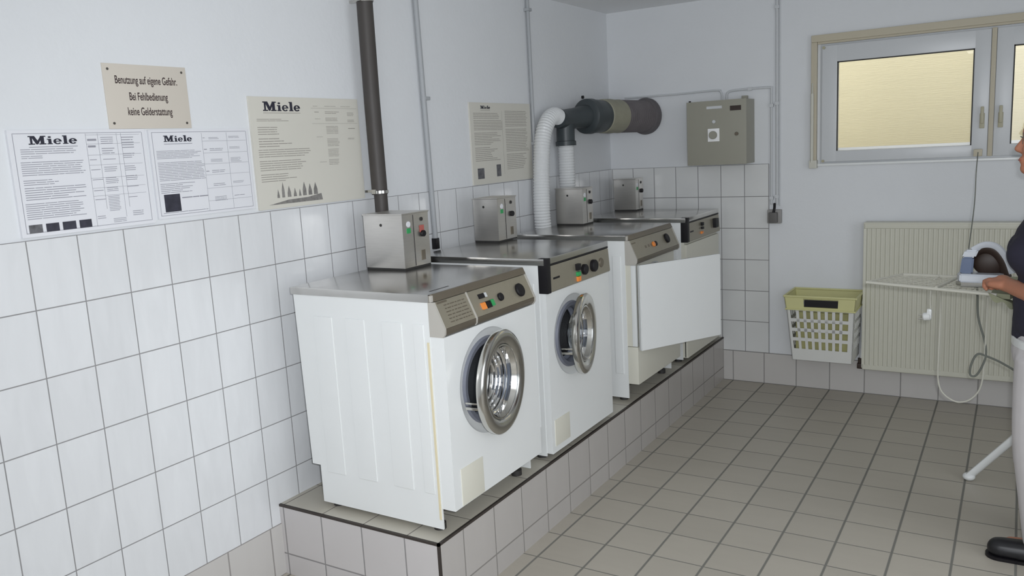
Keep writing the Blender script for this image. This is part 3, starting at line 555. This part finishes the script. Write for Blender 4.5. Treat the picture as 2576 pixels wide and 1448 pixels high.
def text(name, body, y, z, size, sx, m, parent, x=.0043, rotz=90):
    c = bpy.data.curves.new('t', 'FONT'); c.body = body; c.size = size; c.align_x = 'CENTER'; c.extrude = .0002; c.offset = size*.012
    o = bpy.data.objects.new('t', c); COL.objects.link(o); dg = bpy.context.evaluated_depsgraph_get(); me = bpy.data.meshes.new_from_object(o.evaluated_get(dg)); bpy.data.objects.remove(o)
    me.transform(Matrix.Translation(Vector((x, y, z))-ORG[parent.name]) @ Matrix.Rotation(R(rotz), 4, 'Z') @ Matrix.Rotation(R(90), 4, 'X') @ Matrix.Diagonal((sx, 1, 1, 1)))
    o = bpy.data.objects.new(name, me); COL.objects.link(o); me.materials.clear(); me.materials.append(m); o.parent = parent; ORG[o.name] = ORG[parent.name]; return o
text('lettering', 'Benutzung auf eigene Gefahr.', 1.334, 1.846, .034, .555, SIGNINK, sg)
text('lettering', 'Bei Fehlbedienung', 1.334, 1.796, .034, .555, SIGNINK, sg)
text('lettering', 'keine Gelderstattung', 1.334, 1.750, .034, .555, SIGNINK, sg)

# ------------------------------------------------------------ control cabinet, conduits, socket on the back wall
cb = thing('control_cabinet', (.79, L-.1, 1.41), 'olive grey metal switch cabinet on the back wall above the tiles', 'cabinet')
CY = L-.185; cx0, cx1, cz0, cz1 = .607, .974, 1.412, 1.797
part('housing', B(cx0, CY+.02, cz0, cx1, L, cz1, bev=.003), CABINET, cb)
part('door', B(cx0-.001, CY, cz0-.001, cx1+.001, CY+.0195, cz1+.001, bev=.004), CABINET, cb)
part('switch_plate', B(.74, CY-.006, 1.553, .812, CY, 1.631, bev=.002), mat('flash_glare_white', (.95, .95, .95, 1), .25), cb)  # near-white colour stands in for the flash thrown back by the plate
bm = NB(); cyl(bm, (.776, CY-.005, 1.592), (0, -1, 0), .024, .022, 24, .003); part('rotary_switch', bm, CABINET, cb)
bm = NB(); cyl(bm, (.778, CY, 1.672), (0, -1, 0), .011, .008, 18, .002); part('indicator_lamp', bm, PVC, cb)
bm = NB(); cyl(bm, (.917, CY, 1.593), (0, -1, 0), .011, .01, 18, .002); part('door_lock', bm, FASCIAD, cb)
part('label_strip', B(.733, CY-.002, 1.749, .828, CY, 1.765), PVC, cb); part('name_plate', B(.878, CY-.003, 1.732, .944, CY, 1.760), BROWN, cb)
bm = NB(); cyl(bm, (.625, CY+.01, 1.797), (0, 0, 1), .007, .008, 10); part('hinge_pin', bm, BLACK, cb)
bm = NB(); box(bm, .905, L-.04, 1.797, .94, L-.01, 1.82, .004); part('cable_gland', bm, CABINET, cb)
def wpipe(P, label, r=.007, m=WCOND, clips=()):
    t = thing('cable_conduit', P[0], label, 'conduit')
    bm = NB(); tube(bm, P, r, 10); part('tube', bm, m, t)
    for c in clips:
        bm = NB(); box(bm, c[0]-.013, L-.02, c[1]-.01, c[0]+.013, L, c[1]+.01, .003); part('clip', bm, m, t)
    return t
Yw = L-.010
wpipe([(.12, Yw, 1.865)]+curve([(.45, Yw, 1.862), (.735, Yw, 1.866), (.765, Yw, 1.858), (.775, Yw, 1.835), (.775, Yw, 1.798)], 6), 'thin painted conduit running level from the duct to the switch cabinet', .006)
wpipe(curve([(.805, Yw, 1.798), (.808, Yw, 1.84), (.835, Yw, 1.855), (.9, Yw, 1.858), (1.06, Yw, 1.858), (1.079, Yw, 1.845), (1.079, Yw, 1.80), (1.079, Yw, 1.15)], 6), 'thin painted conduit from the cabinet bending down to the wall socket', .007, clips=((1.079, 1.75), (1.079, 1.19), (.95, 1.858)))
wpipe([(1.112, Yw, HC), (1.112, Yw, 1.15)], 'straight painted conduit dropping from the ceiling to the wall socket', .008, clips=((1.112, 1.76), (1.112, 1.2), (1.112, 2.32)))
bm = NB(); tube(bm, [(1.128, L-.005, HC), (1.128, L-.005, 1.14)], .004, 8); o = finish('wall_cable', bm, WCOND); tag(o, 'very thin painted cable hugging the straight ceiling conduit', 'cable')
sk = thing('wall_socket', (1.10, L, 1.03), 'grey wall socket with a plug and cable, left of the radiator', 'socket')
part('housing', B(1.058, L-.035, 1.035, 1.142, L, 1.12, bev=.006), mat('clear_grey_plastic', (.30, .29, .28, 1), .4), sk)
part('plug', B(1.072, L-.065, 1.04, 1.125, L-.033, 1.105, bev=.008), mat('grey_plug', (.12, .115, .11, 1), .5), sk)
bm = NB(); tube(bm, curve([(1.10, L-.05, 1.10), (1.105, L-.045, 1.13), (1.10, L-.02, 1.155)], 5), .008, 10); part('cable', bm, BLACK, sk)

# ------------------------------------------------------------ radiator
rd = thing('radiator', (2.3, L-.06, .17), 'wide cream ribbed panel radiator under the window', 'radiator')
rx0, rx1, rz0, rz1, ry = 1.628, 3.03, .172, 1.048, L-.098
pts = []; x = rx0+.012; pitch = .0245
while x < rx1-.015: pts += [(x, ry+.005), (x+pitch*.25, ry), (x+pitch*.60, ry), (x+pitch*.85, ry+.005)]; x += pitch
pts = [(rx0, ry+.004)]+pts+[(rx1, ry+.004), (rx1, ry+.016), (rx0, ry+.016)]
bm = NB(); prism(bm, pts, 'z', rz0+.03, rz1-.035); part('ribbed_panel', bm, RAD, rd, smooth=0)
bm = NB(); box(bm, rx0, ry+.001, rz0, rx1, ry+.03, rz0+.032, .008, 3); box(bm, rx0, ry+.001, rz1-.036, rx1, ry+.03, rz1-.006, .008, 3); box(bm, rx0, ry+.055, rz0+.01, rx1, ry+.08, rz1-.02, .005); part('water_channel', bm, RAD, rd)
bm = NB(); box(bm, rx0-.002, ry+.002, rz1-.010, rx1+.002, ry+.086, rz1, .003); box(bm, rx0-.003, ry+.004, rz0+.01, rx0, ry+.084, rz1-.003); box(bm, rx1, ry+.004, rz0+.01, rx1+.003, ry+.084, rz1-.003); part('cover_grille', bm, RAD, rd)
bm = NB()
for bx in (1.85, 2.8): box(bm, bx, ry+.08, .3, bx+.03, L-.001, .9)
part('wall_bracket', bm, RAD, rd)
bm = NB(); tube(bm, curve([(1.617, L-.03, .60), (1.617, L-.03, .35), (1.617, L-.05, .225)], 6), .008, 10); part('supply_pipe', bm, WHITE, rd)
bm = NB(); box(bm, 1.597, L-.075, .168, 1.628, L-.035, .20, .006); cyl(bm, (1.612, L-.055, .19), (0, 0, 1), .012, .04, 14); part('valve', bm, BROWN, rd)

# ------------------------------------------------------------ laundry basket hung on the wall
bk = thing('laundry_basket', (1.42, L-.14, .245), 'white and yellow plastic laundry basket hung on the wall left of the radiator', 'basket')
yf, yb_ = 4.56, L-.012; zb0, zt0 = .245, .555
def bx_side(z):
    f = (z-zb0)/(zt0-zb0); return (1.264-.030*f, 1.598+.012*f, 4.575-.015*f, yb_)
def lattice(bm, P00, P10, P01, P11, nrm, cols, rows, hw, hh, th=.004, m0=.09, m1=.09, z0f=.22, z1f=.03):
    """plate with square holes between four corners; built of bars"""
    P00, P10, P01, P11 = map(Vector, (P00, P10, P01, P11)); nrm = Vector(nrm)
    def pt(u, v): return P00.lerp(P10, u).lerp(P01.lerp(P11, u), v)
    def plate(u0, u1, v0, v1):
        q = [pt(u0, v0), pt(u1, v0), pt(u1, v1), pt(u0, v1)]; A = [bm.verts.new(p) for p in q]; C = [bm.verts.new(p+nrm*th) for p in q]
        bm.faces.new(A); bm.faces.new(C[::-1])
        for i in range(4): bm.faces.new((A[i], C[i], C[(i+1) % 4], A[(i+1) % 4]))
    plate(0, 1, 0, z0f); plate(0, 1, 1-z1f, 1); plate(0, m0, z0f, 1-z1f); plate(1-m1, 1, z0f, 1-z1f)
    cw = (1-m0-m1)/cols; ch = (1-z0f-z1f)/rows
    for i in range(1, cols): c = m0+i*cw; plate(c-cw*hw, c+cw*hw, z0f, 1-z1f)
    for j in range(1, rows): c = z0f+j*ch; plate(m0, 1-m1, c-ch*hh, c+ch*hh)
a = bx_side(zb0); b = bx_side(zt0); bm = NB()
lattice(bm, (a[0], a[2], zb0), (a[1], a[2], zb0), (b[0], b[2], zt0), (b[1], b[2], zt0), (0, 1, 0), 8, 4, .21, .17, m0=.05, m1=.08)
lattice(bm, (a[0], a[3], zb0), (a[1], a[3], zb0), (b[0], b[3], zt0), (b[1], b[3], zt0), (0, -1, 0), 8, 4, .21, .17)
lattice(bm, (a[1], a[2], zb0), (a[1], a[3], zb0), (b[1], b[2], zt0), (b[1], b[3], zt0), (-1, 0, 0), 5, 4, .21, .17)
lattice(bm, (a[0], a[2], zb0), (a[0], a[3], zb0), (b[0], b[2], zt0), (b[0], b[3], zt0), (1, 0, 0), 5, 4, .21, .17)
box(bm, a[0], a[2], zb0-.002, a[1], a[3], zb0+.006, .002); part('lattice_body', bm, BASKETW, bk, smooth=0)
bm = NB(); r0, r1, z0, z1 = (1.232, 1.612, 4.556, yb_+.002), (1.222, 1.621, 4.548, yb_+.004), .552, .632
def band(bm, face, u0, u1, v0, v1):
    def pt(u, v):
        x0 = r0[0]+(r1[0]-r0[0])*v; x1 = r0[1]+(r1[1]-r0[1])*v; y0 = r0[2]+(r1[2]-r0[2])*v; y1 = r0[3]+(r1[3]-r0[3])*v; z = z0+(z1-z0)*v
        return {'f': Vector((x0+(x1-x0)*u, y0, z)), 'b': Vector((x0+(x1-x0)*u, y1, z+.006*math.sin(PI*u)*v)), 'l': Vector((x0, y0+(y1-y0)*u, z)), 'r': Vector((x1, y0+(y1-y0)*u, z))}[face]
    nr = {'f': (0, .004, 0), 'b': (0, -.004, 0), 'l': (.004, 0, 0), 'r': (-.004, 0, 0)}[face]; n = 6
    for k in range(n):
        ua, ub = u0+(u1-u0)*k/n, u0+(u1-u0)*(k+1)/n; q = [pt(ua, v0), pt(ub, v0), pt(ub, v1), pt(ua, v1)]
        A_ = [bm.verts.new(p) for p in q]; C_ = [bm.verts.new(p+Vector(nr)) for p in q]; bm.faces.new(A_); bm.faces.new(C_[::-1])
        for i in range(4): bm.faces.new((A_[i], C_[i], C_[(i+1) % 4], A_[(i+1) % 4]))
band(bm, 'f', 0, .27, 0, 1); band(bm, 'f', .76, 1, 0, 1); band(bm, 'f', .27, .76, 0, .22); band(bm, 'f', .27, .76, .85, 1)
for s_ in 'blr': band(bm, s_, 0, 1, 0, 1)
for (p, q) in (((1.222, 4.548), (1.621, 4.548)), ((1.621, 4.548), (1.621, yb_)), ((1.222, yb_), (1.222, 4.548)), ((1.222, yb_), (1.621, yb_))): tube(bm, [(p[0], p[1], .632), (q[0], q[1], .632)], .0065, 8)
for (p, q) in (((1.230, 4.552), (1.612, 4.552)), ((1.614, 4.552), (1.614, yb_)), ((1.230, yb_), (1.230, 4.552))): tube(bm, [(p[0], p[1], .554), (q[0], q[1], .554)], .005, 8)
part('rim', bm, BASKETY, bk, 'yellowish rim with a grip slot')
bm = NB()
prism(bm, [(1.28, 4.595), (1.58, 4.595), (1.58, 4.80), (1.28, 4.80)], 'z', .256, .53); part('lining', bm, LINER, bk)
part('slot_shade', B(1.335, 4.556, .572, 1.53, 4.566, .612), BLACK, bk)  # black sheet standing in for the shade inside the open grip slot
bm = NB(); box(bm, 1.40, L-.009, .55, 1.44, L, .622, .003); part('wall_hook', bm, STEEL, bk)

# ------------------------------------------------------------ ironing board with wire end
ib = thing('ironing_board', (2.4, 3.35, 0), 'ironing board with an open white wire deck at its end, in front of the radiator', 'ironing board')
ZD = .945
NL, NR_, FL, FR = Vector((1.852, 3.325, ZD)), Vector((2.33, 3.150, ZD)), Vector((1.965, 3.555, ZD)), Vector((2.36, 3.52, ZD))
bm = NB(); tube(bm, curve([NR_, NL.lerp(NR_, .5), NL+Vector((.02, -.005, 0)), NL+Vector((.012, .02, 0)), FL+Vector((-.012, -.02, 0)), FL+Vector((.02, 0, 0)), FL.lerp(FR, .5), FR], 6), .0065, 10)
tube(bm, [NL.lerp(NR_, .56)+Vector((0, 0, .004)), FL.lerp(FR, .56)+Vector((0, 0, .004))], .007, 10); part('wire_frame', bm, WIRE, ib)
bm = NB()
for k in range(1, 8):
    a_, b_ = NL.lerp(FL, k/8), NR_.lerp(FR, k/8); tube(bm, [a_, b_], .0018, 6)
for k in range(1, 10):
    a_, b_ = NL.lerp(NR_, k/10), FL.lerp(FR, k/10); tube(bm, [a_-Vector((0, 0, .004)), b_-Vector((0, 0, .004))], .0018, 6)
part('wire_mesh', bm, WIRE, ib)
bm = NB(); outl = [(2.31, 3.157), (2.372, 3.135), (2.40, 3.22), (2.46, 3.27), (3.15, 3.27), (3.15, 3.55), (2.36, 3.55), (2.33, 3.45)]
prism(bm, outl, 'z', ZD-.012, ZD+.006); part('padded_top', bm, COVER, ib)
P = curve([(2.300, 3.150, ZD-.004), (2.345, 3.135, ZD-.022), (2.382, 3.150, .90), (2.397, 3.18, .85), (2.402, 3.20, .72)], 6); bm = NB()
A_ = [bm.verts.new(p+Vector((0, 0, .012))) for p in P]; C_ = [bm.verts.new(p+Vector((.0, .05, .004))+Vector((.02, 0, 0))) for p in P]; D_ = [bm.verts.new(p+Vector((.012, .002, -.012-.008*math.sin(i*.9)))) for i, p in enumerate(P)]
for i in range(len(P)-1):
    bm.faces.new((A_[i], A_[i+1], C_[i+1], C_[i])); bm.faces.new((A_[i], D_[i], D_[i+1], A_[i+1])); bm.faces.new((C_[i], C_[i+1], D_[i+1], D_[i]))
part('draped_cover', bm, COVER, ib, 'green cloth edge hanging down')
for nm, P in (('leg', [(2.245, 3.66, .018), (2.44, 3.645, .262), (2.98, 3.50, .92)]), ('leg', [(2.95, 3.40, .018), (2.47, 3.42, .92)])):
    bm = NB(); tube(bm, P, .021, 12, .6); ell(bm, P[0], (.026, .026, .018)); part(nm, bm, WHITE, ib)
bm = NB(); tube(bm, [(2.245, 3.38, .016), (2.245, 3.66, .016)], .012, 10); part('foot_bar', bm, WHITE, ib) if False else bm.free()
# cords
def cordthing(P, r, m, label, name='power_cord', ends=None):
    bm = NB(); tube(bm, curve(P, 8), r, 8); o = finish(name, bm, m); tag(o, label, 'cord'); return o
t = thing('plug_cord', (2.1, 3.4, .38), 'white mains cord looping below the ironing board and ending in a hanging plug', 'cord')
yy = 3.42
bm = NB(); tube(bm, curve([(2.088, yy, .825), (2.086, yy, .88), (2.09, yy+.03, .935), (2.11, yy+.06, .955)], 6), .003, 8)
tube(bm, curve([(2.11, yy+.06, .955), (2.113, 3.585, .80), (2.112, 3.59, .60), (2.113, 3.60, .47), (2.135, 3.60, .41), (2.19, 3.60, .378), (2.245, 3.60, .40), (2.28, 3.60, .47), (2.287, 3.60, .62), (2.289, 3.58, .80), (2.292, 3.53, .945)], 8), .0036, 8); part('cord', bm, WCORD, t)
bm = NB(); cyl(bm, (2.060, yy, .790), (1, 0, .15), .017, .03, 16, .004); box(bm, 2.074, yy-.012, .782, 2.094, yy+.012, .826, .008); part('plug', bm, WHITE, t)
bm = NB()
for dz in (-.008, .008): tube(bm, [(2.062, yy, .79+dz), (2.042, yy, .787+dz)], .0022, 8)
part('plug_pin', bm, STEELRIM, t)
cordthing([(2.25, 3.50, .94), (2.252, 3.58, .86), (2.258, 3.6, .76), (2.287, 3.6, .65), (2.289, 3.6, .58), (2.262, 3.6, .51), (2.237, 3.6, .505), (2.238, 3.6, .55), (2.26, 3.6, .60), (2.30, 3.6, .592), (2.36, 3.6, .565), (2.43, 3.61, .51), (2.53, 3.64, .36), (2.62, 3.74, .06), (2.74, 3.90, .006), (2.95, 4.0, .006)], .0045, CORD, 'grey cord with a small loop hanging in front of the radiator')

# ------------------------------------------------------------ iron on the board
ir = thing('steam_iron', (2.28, 3.29, ZD+.012), 'white and blue grey steam iron standing on the wire deck', 'iron')
zi = ZD+.010
iy = 3.29
bm = NB(); prism(bm, [(2.205, iy-.05), (2.36, iy-.06), (2.372, iy), (2.36, iy+.06), (2.205, iy+.05), (2.185, iy)], 'z', zi, zi+.018); part('soleplate', bm, STEELRIM, ir)
bm = NB(); prism(bm, [(2.200, iy-.048), (2.345, iy-.055), (2.355, iy), (2.345, iy+.055), (2.200, iy+.048), (2.188, iy)], 'z', zi+.018, zi+.05); bmesh.ops.bevel(bm, geom=list(bm.edges), offset=.005, segments=2, affect='EDGES'); part('base_housing', bm, IRONW, ir)
bm = NB(); prism(bm, [(2.198, zi+.048), (2.243, zi+.048), (2.246, zi+.115), (2.205, zi+.115)], 'y', iy-.035, iy+.035); bmesh.ops.bevel(bm, geom=list(bm.edges), offset=.006, segments=2, affect='EDGES'); part('water_tank', bm, IRONB, ir)
bm = NB(); prism(bm, [(2.203, zi+.112), (2.250, zi+.112), (2.262, zi+.145), (2.215, zi+.142)], 'y', iy-.034, iy+.034); bmesh.ops.bevel(bm, geom=list(bm.edges), offset=.006, segments=2, affect='EDGES'); part('top_cap', bm, IRONW, ir)
arc = [Vector((2.245, iy, zi+.132)), Vector((2.28, iy, zi+.152)), Vector((2.315, iy, zi+.145)), Vector((2.345, iy, zi+.105)), Vector((2.365, iy, zi+.05))]
bm = NB(); tube(bm, curve(arc, 6), .014, 14, 2.2); part('handle', bm, IRONW, ir)
bm = NB(); tube(bm, curve([p+Vector((-.008, 0, -.014)) for p in arc], 6), .010, 12, 2.4); part('grip', bm, BROWN, ir)
bm = NB(); ell(bm, (2.297, iy+.012, zi+.088), (.058, .018, .050)); part('handle_fill', bm, BROWN, ir)  # dark brown filler added in the opening under the handle
cordthing([(2.225, iy, zi+.142), (2.222, 3.7, 1.24), (2.20, 4.3, 1.345), (2.188, 4.72, 1.425)], .0022, CORD, 'thin dark cord stretched from the window down to the steam iron', 'iron_cord')
wb = finish('cord_holder', B(2.163, L-.045, 1.402, 2.205, L-.0182, 1.44, bev=.004), CREAM); tag(wb, 'small cream holder on the lower corner of the window sash', 'holder')

# ------------------------------------------------------------ person
pe = thing('person', (2.5, 3.02, 0), 'person in a navy shirt and white trousers ironing at the right edge', 'person')
def blob(bm, name, m, parent, vox, sm=4, label=None):
    bmesh.ops.recalc_face_normals(bm, faces=bm.faces)
    me = bpy.data.meshes.new('tmp'); bm.to_mesh(me); bm.free(); o = bpy.data.objects.new('tmp', me); COL.objects.link(o)
    r_ = o.modifiers.new('r', 'REMESH'); r_.mode = 'VOXEL'; r_.voxel_size = vox; s_ = o.modifiers.new('s', 'SMOOTH'); s_.iterations = sm; s_.factor = .5
    dg = bpy.context.evaluated_depsgraph_get(); m2_ = bpy.data.meshes.new_from_object(o.evaluated_get(dg)); bpy.data.objects.remove(o)
    m2_.transform(Matrix.Translation(-ORG[parent.name])); m2_.materials.clear(); m2_.materials.append(m)
    for p in m2_.polygons: p.use_smooth = True
    o = bpy.data.objects.new(name, m2_); COL.objects.link(o); o.parent = parent; ORG[o.name] = ORG[parent.name]
    if label: o['label'] = label
    return o
bm = NB()
cy_ = 3.04
# head facing -x
ell(bm, (2.492, cy_, 1.535), (.094, .074, .092)); ell(bm, (2.455, cy_, 1.475), (.068, .058, .075)); ell(bm, (2.412, cy_, 1.418), (.030, .030, .024)); ell(bm, (2.425, cy_, 1.54), (.040, .055, .045))
cap(bm, (2.394, cy_, 1.522), (2.376, cy_, 1.487), .008, .013); ell(bm, (2.384, cy_, 1.482), (.016, .017, .010))
for s_ in (-1, 1):
    ell(bm, (2.405, cy_+s_*.032, 1.545), (.014, .022, .010)); ell(bm, (2.412, cy_+s_*.036, 1.485), (.026, .022, .022)); ell(bm, (2.505, cy_+s_*.075, 1.505), (.020, .010, .030), (0, .2, 0)); ell(bm, (2.402, cy_+s_*.031, 1.523), (.010, .013, .009))
ell(bm, (2.390, cy_, 1.452), (.014, .022, .006)); ell(bm, (2.393, cy_, 1.442), (.014, .019, .006))
cap(bm, (2.500, cy_, 1.46), (2.515, cy_, 1.29), .058, .070)
# trunk
ell(bm, (2.50, cy_, 1.13), (.100, .150, .15)); ell(bm, (2.50, cy_, .93), (.092, .135, .16)); ell(bm, (2.50, cy_, .81), (.090, .140, .11)); cap(bm, (2.51, cy_-.15, 1.255), (2.51, cy_+.15, 1.255), .052, .052)
def arm(sh, el_, wr, hd, sd):
    cap(bm, sh, el_, .050, .040); cap(bm, el_, wr, .042, .027, flat=1); sh, el_, wr, hd = map(Vector, (sh, el_, wr, hd)); d = (hd-wr).normalized(); lat = Vector((0, 0, 1)).cross(d).normalized()
    cap(bm, wr, wr+d*.05, .027, .030); 
    for k in range(4):
        o_ = lat*(.033-.021*k)*sd; b_ = wr+d*.075+o_+Vector((0, 0, .004)); ln = (.034, .040, .037, .029)[k]
        cap(bm, wr+d*.02+o_*.6, b_, .017, .0115); k1 = b_+d*ln*.9+Vector((0, 0, -.012)); k2 = k1+Vector((0, 0, -.020))+d*.004; k3 = k2-d*.016+Vector((0, 0, -.006))
        cap(bm, b_, k1, .0112, .0098); cap(bm, k1, k2, .0098, .009); cap(bm, k2, k3, .009, .0078)
    th0 = wr+d*.02+lat*.024*sd; th1 = th0+d*.03+lat*.018*sd+Vector((0, 0, -.004)); th2 = th1+d*.028-lat*.006*sd+Vector((0, 0, -.01)); cap(bm, th0, th1, .017, .013); cap(bm, th1, th2, .012, .0095)
arm((2.515, cy_-.195, 1.225), (2.515, cy_-.235, .985), (2.372, 3.04, 1.000), (2.305, 3.155, 1.012), 1)
arm((2.515, cy_+.195, 1.225), (2.56, cy_+.25, 1.0), (2.50, 3.36, 1.0), (2.44, 3.42, 1.0), -1)
# legs
for s_, ax_ in ((-1, 2.545), (1, 2.68)):
    yk = cy_+s_*.088
    cap(bm, (2.50, yk, .77), (2.492, yk, .46), .074, .052); cap(bm, (2.492, yk, .46), (ax_-.02, yk, .10), .053, .036); cap(bm, (ax_-.01, yk, .055), (ax_-.13, yk+.04, .035), .036, .03)
body = blob(bm, 'body', SKIN, pe, .0055, 3)
bm = NB()
ell(bm, (2.497, cy_, 1.13), (.130, .180, .16)); ell(bm, (2.455, cy_-.07, 1.125), (.102, .085, .085)); ell(bm, (2.455, cy_+.07, 1.125), (.102, .085, .085)); ell(bm, (2.50, cy_, .95), (.120, .165, .17)); ell(bm, (2.50, cy_, .88), (.119, .178, .085)); lathe(bm, [(0, 0), (.119, 0), (.117, .1), (0, .1)], (2.50, cy_, .815), (0, 0, 1), 32)
cap(bm, (2.515, cy_-.165, 1.248), (2.515, cy_+.165, 1.248), .066, .066); ell(bm, (2.512, cy_, 1.255), (.100, .155, .085)); lathe(bm, [(0, 0), (.105, 0), (.088, .05), (.078, .082), (0, .082)], (2.513, cy_, 1.255), (0, 0, 1), 32)
for s_ in (-1, 1): cap(bm, (2.515, cy_+s_*.19, 1.228), (2.517, cy_+s_*.225, 1.09), .066, .058)
blob(bm, 'shirt', NAVY, pe, .008, 3, 'dark navy short-sleeved shirt')
bm = NB(); ell(bm, (2.502, cy_, .775), (.120, .188, .13)); lathe(bm, [(0, 0), (.114, 0), (.112, .10), (0, .10)], (2.502, cy_, .73), (0, 0, 1), 32)
for s_, ax_ in ((-1, 2.535), (1, 2.67)):
    yk = cy_+s_*.09; P = curve([(2.50, yk, .76), (2.492, yk, .62), (2.490, yk, .46), (2.505, yk, .28), (ax_-.01, yk, .075)], 4); tube(bm, P, [.106-.030*(i/(len(P)-1)) for i in range(len(P))], 22)
blob(bm, 'trousers', TROUSER, pe, .008, 3, 'white cotton trousers')
bm = NB(); lathe(bm, [(.112, 0), (.1165, .003), (.1165, .028), (.112, .031)], (2.50, cy_, .795), (0, 0, 1), 40, True)
for v in bm.verts: v.co.y = cy_+(v.co.y-cy_)*1.5; v.co.x = 2.50+(v.co.x-2.50)*1.015
part('belt', bm, WHITE, pe)
for s_, ax_ in ((-1, 2.545), (1, 2.68)):
    yk = cy_+s_*.088; bm = NB()
    if s_ < 0: toe = Vector((2.377, 2.950, .034)); heel = Vector((2.565, yk, .036))
    else: toe = Vector((2.51, yk+.02, .034)); heel = Vector((2.69, yk, .036))
    d = toe-heel; cap(bm, heel, heel.lerp(toe, .5), .040, .043); cap(bm, heel.lerp(toe, .45), toe, .046, .040)
    for v in bm.verts: v.co.z = max(.012, min(v.co.z, .078))
    cap(bm, heel+Vector((0, 0, .02)), heel.lerp(toe, .28)+Vector((0, 0, .026)), .040, .036)
    sh = blob(bm, 'shoe', SHOE, pe, .006, 2, 'black slip-on shoe')
    bm = NB(); cap(bm, heel, toe, .043, .044)
    for v in bm.verts: v.co.z = .0 if v.co.z < .035 else .013
    part('sole', bm, BLACK, sh)
bm = NB(); ell(bm, (2.515, cy_, 1.565), (.098, .082, .080)); ell(bm, (2.545, cy_, 1.51), (.062, .078, .085)); ell(bm, (2.465, cy_, 1.585), (.065, .072, .048)); blob(bm, 'hair', HAIR, pe, .006, 2, 'short grey hair')
bm = NB()
for s_ in (-1, 1):
    lathe(bm, [(.019, -.001), (.021, 0), (.019, .001)], (2.388, cy_+s_*.031, 1.522), (1, 0, 0), 20, True); tube(bm, [(2.389, cy_+s_*.05, 1.527), (2.42, cy_+s_*.07, 1.528), (2.505, cy_+s_*.083, 1.522)], .0018, 6)
tube(bm, [(2.386, cy_-.012, 1.525), (2.381, cy_, 1.528), (2.386, cy_+.012, 1.525)], .0018, 6); part('spectacles', bm, CORD, pe)
bm = NB(); ell(bm, (2.383, cy_, 1.4475), (.007, .019, .0035)); part('mouth', bm, LIPS, pe)
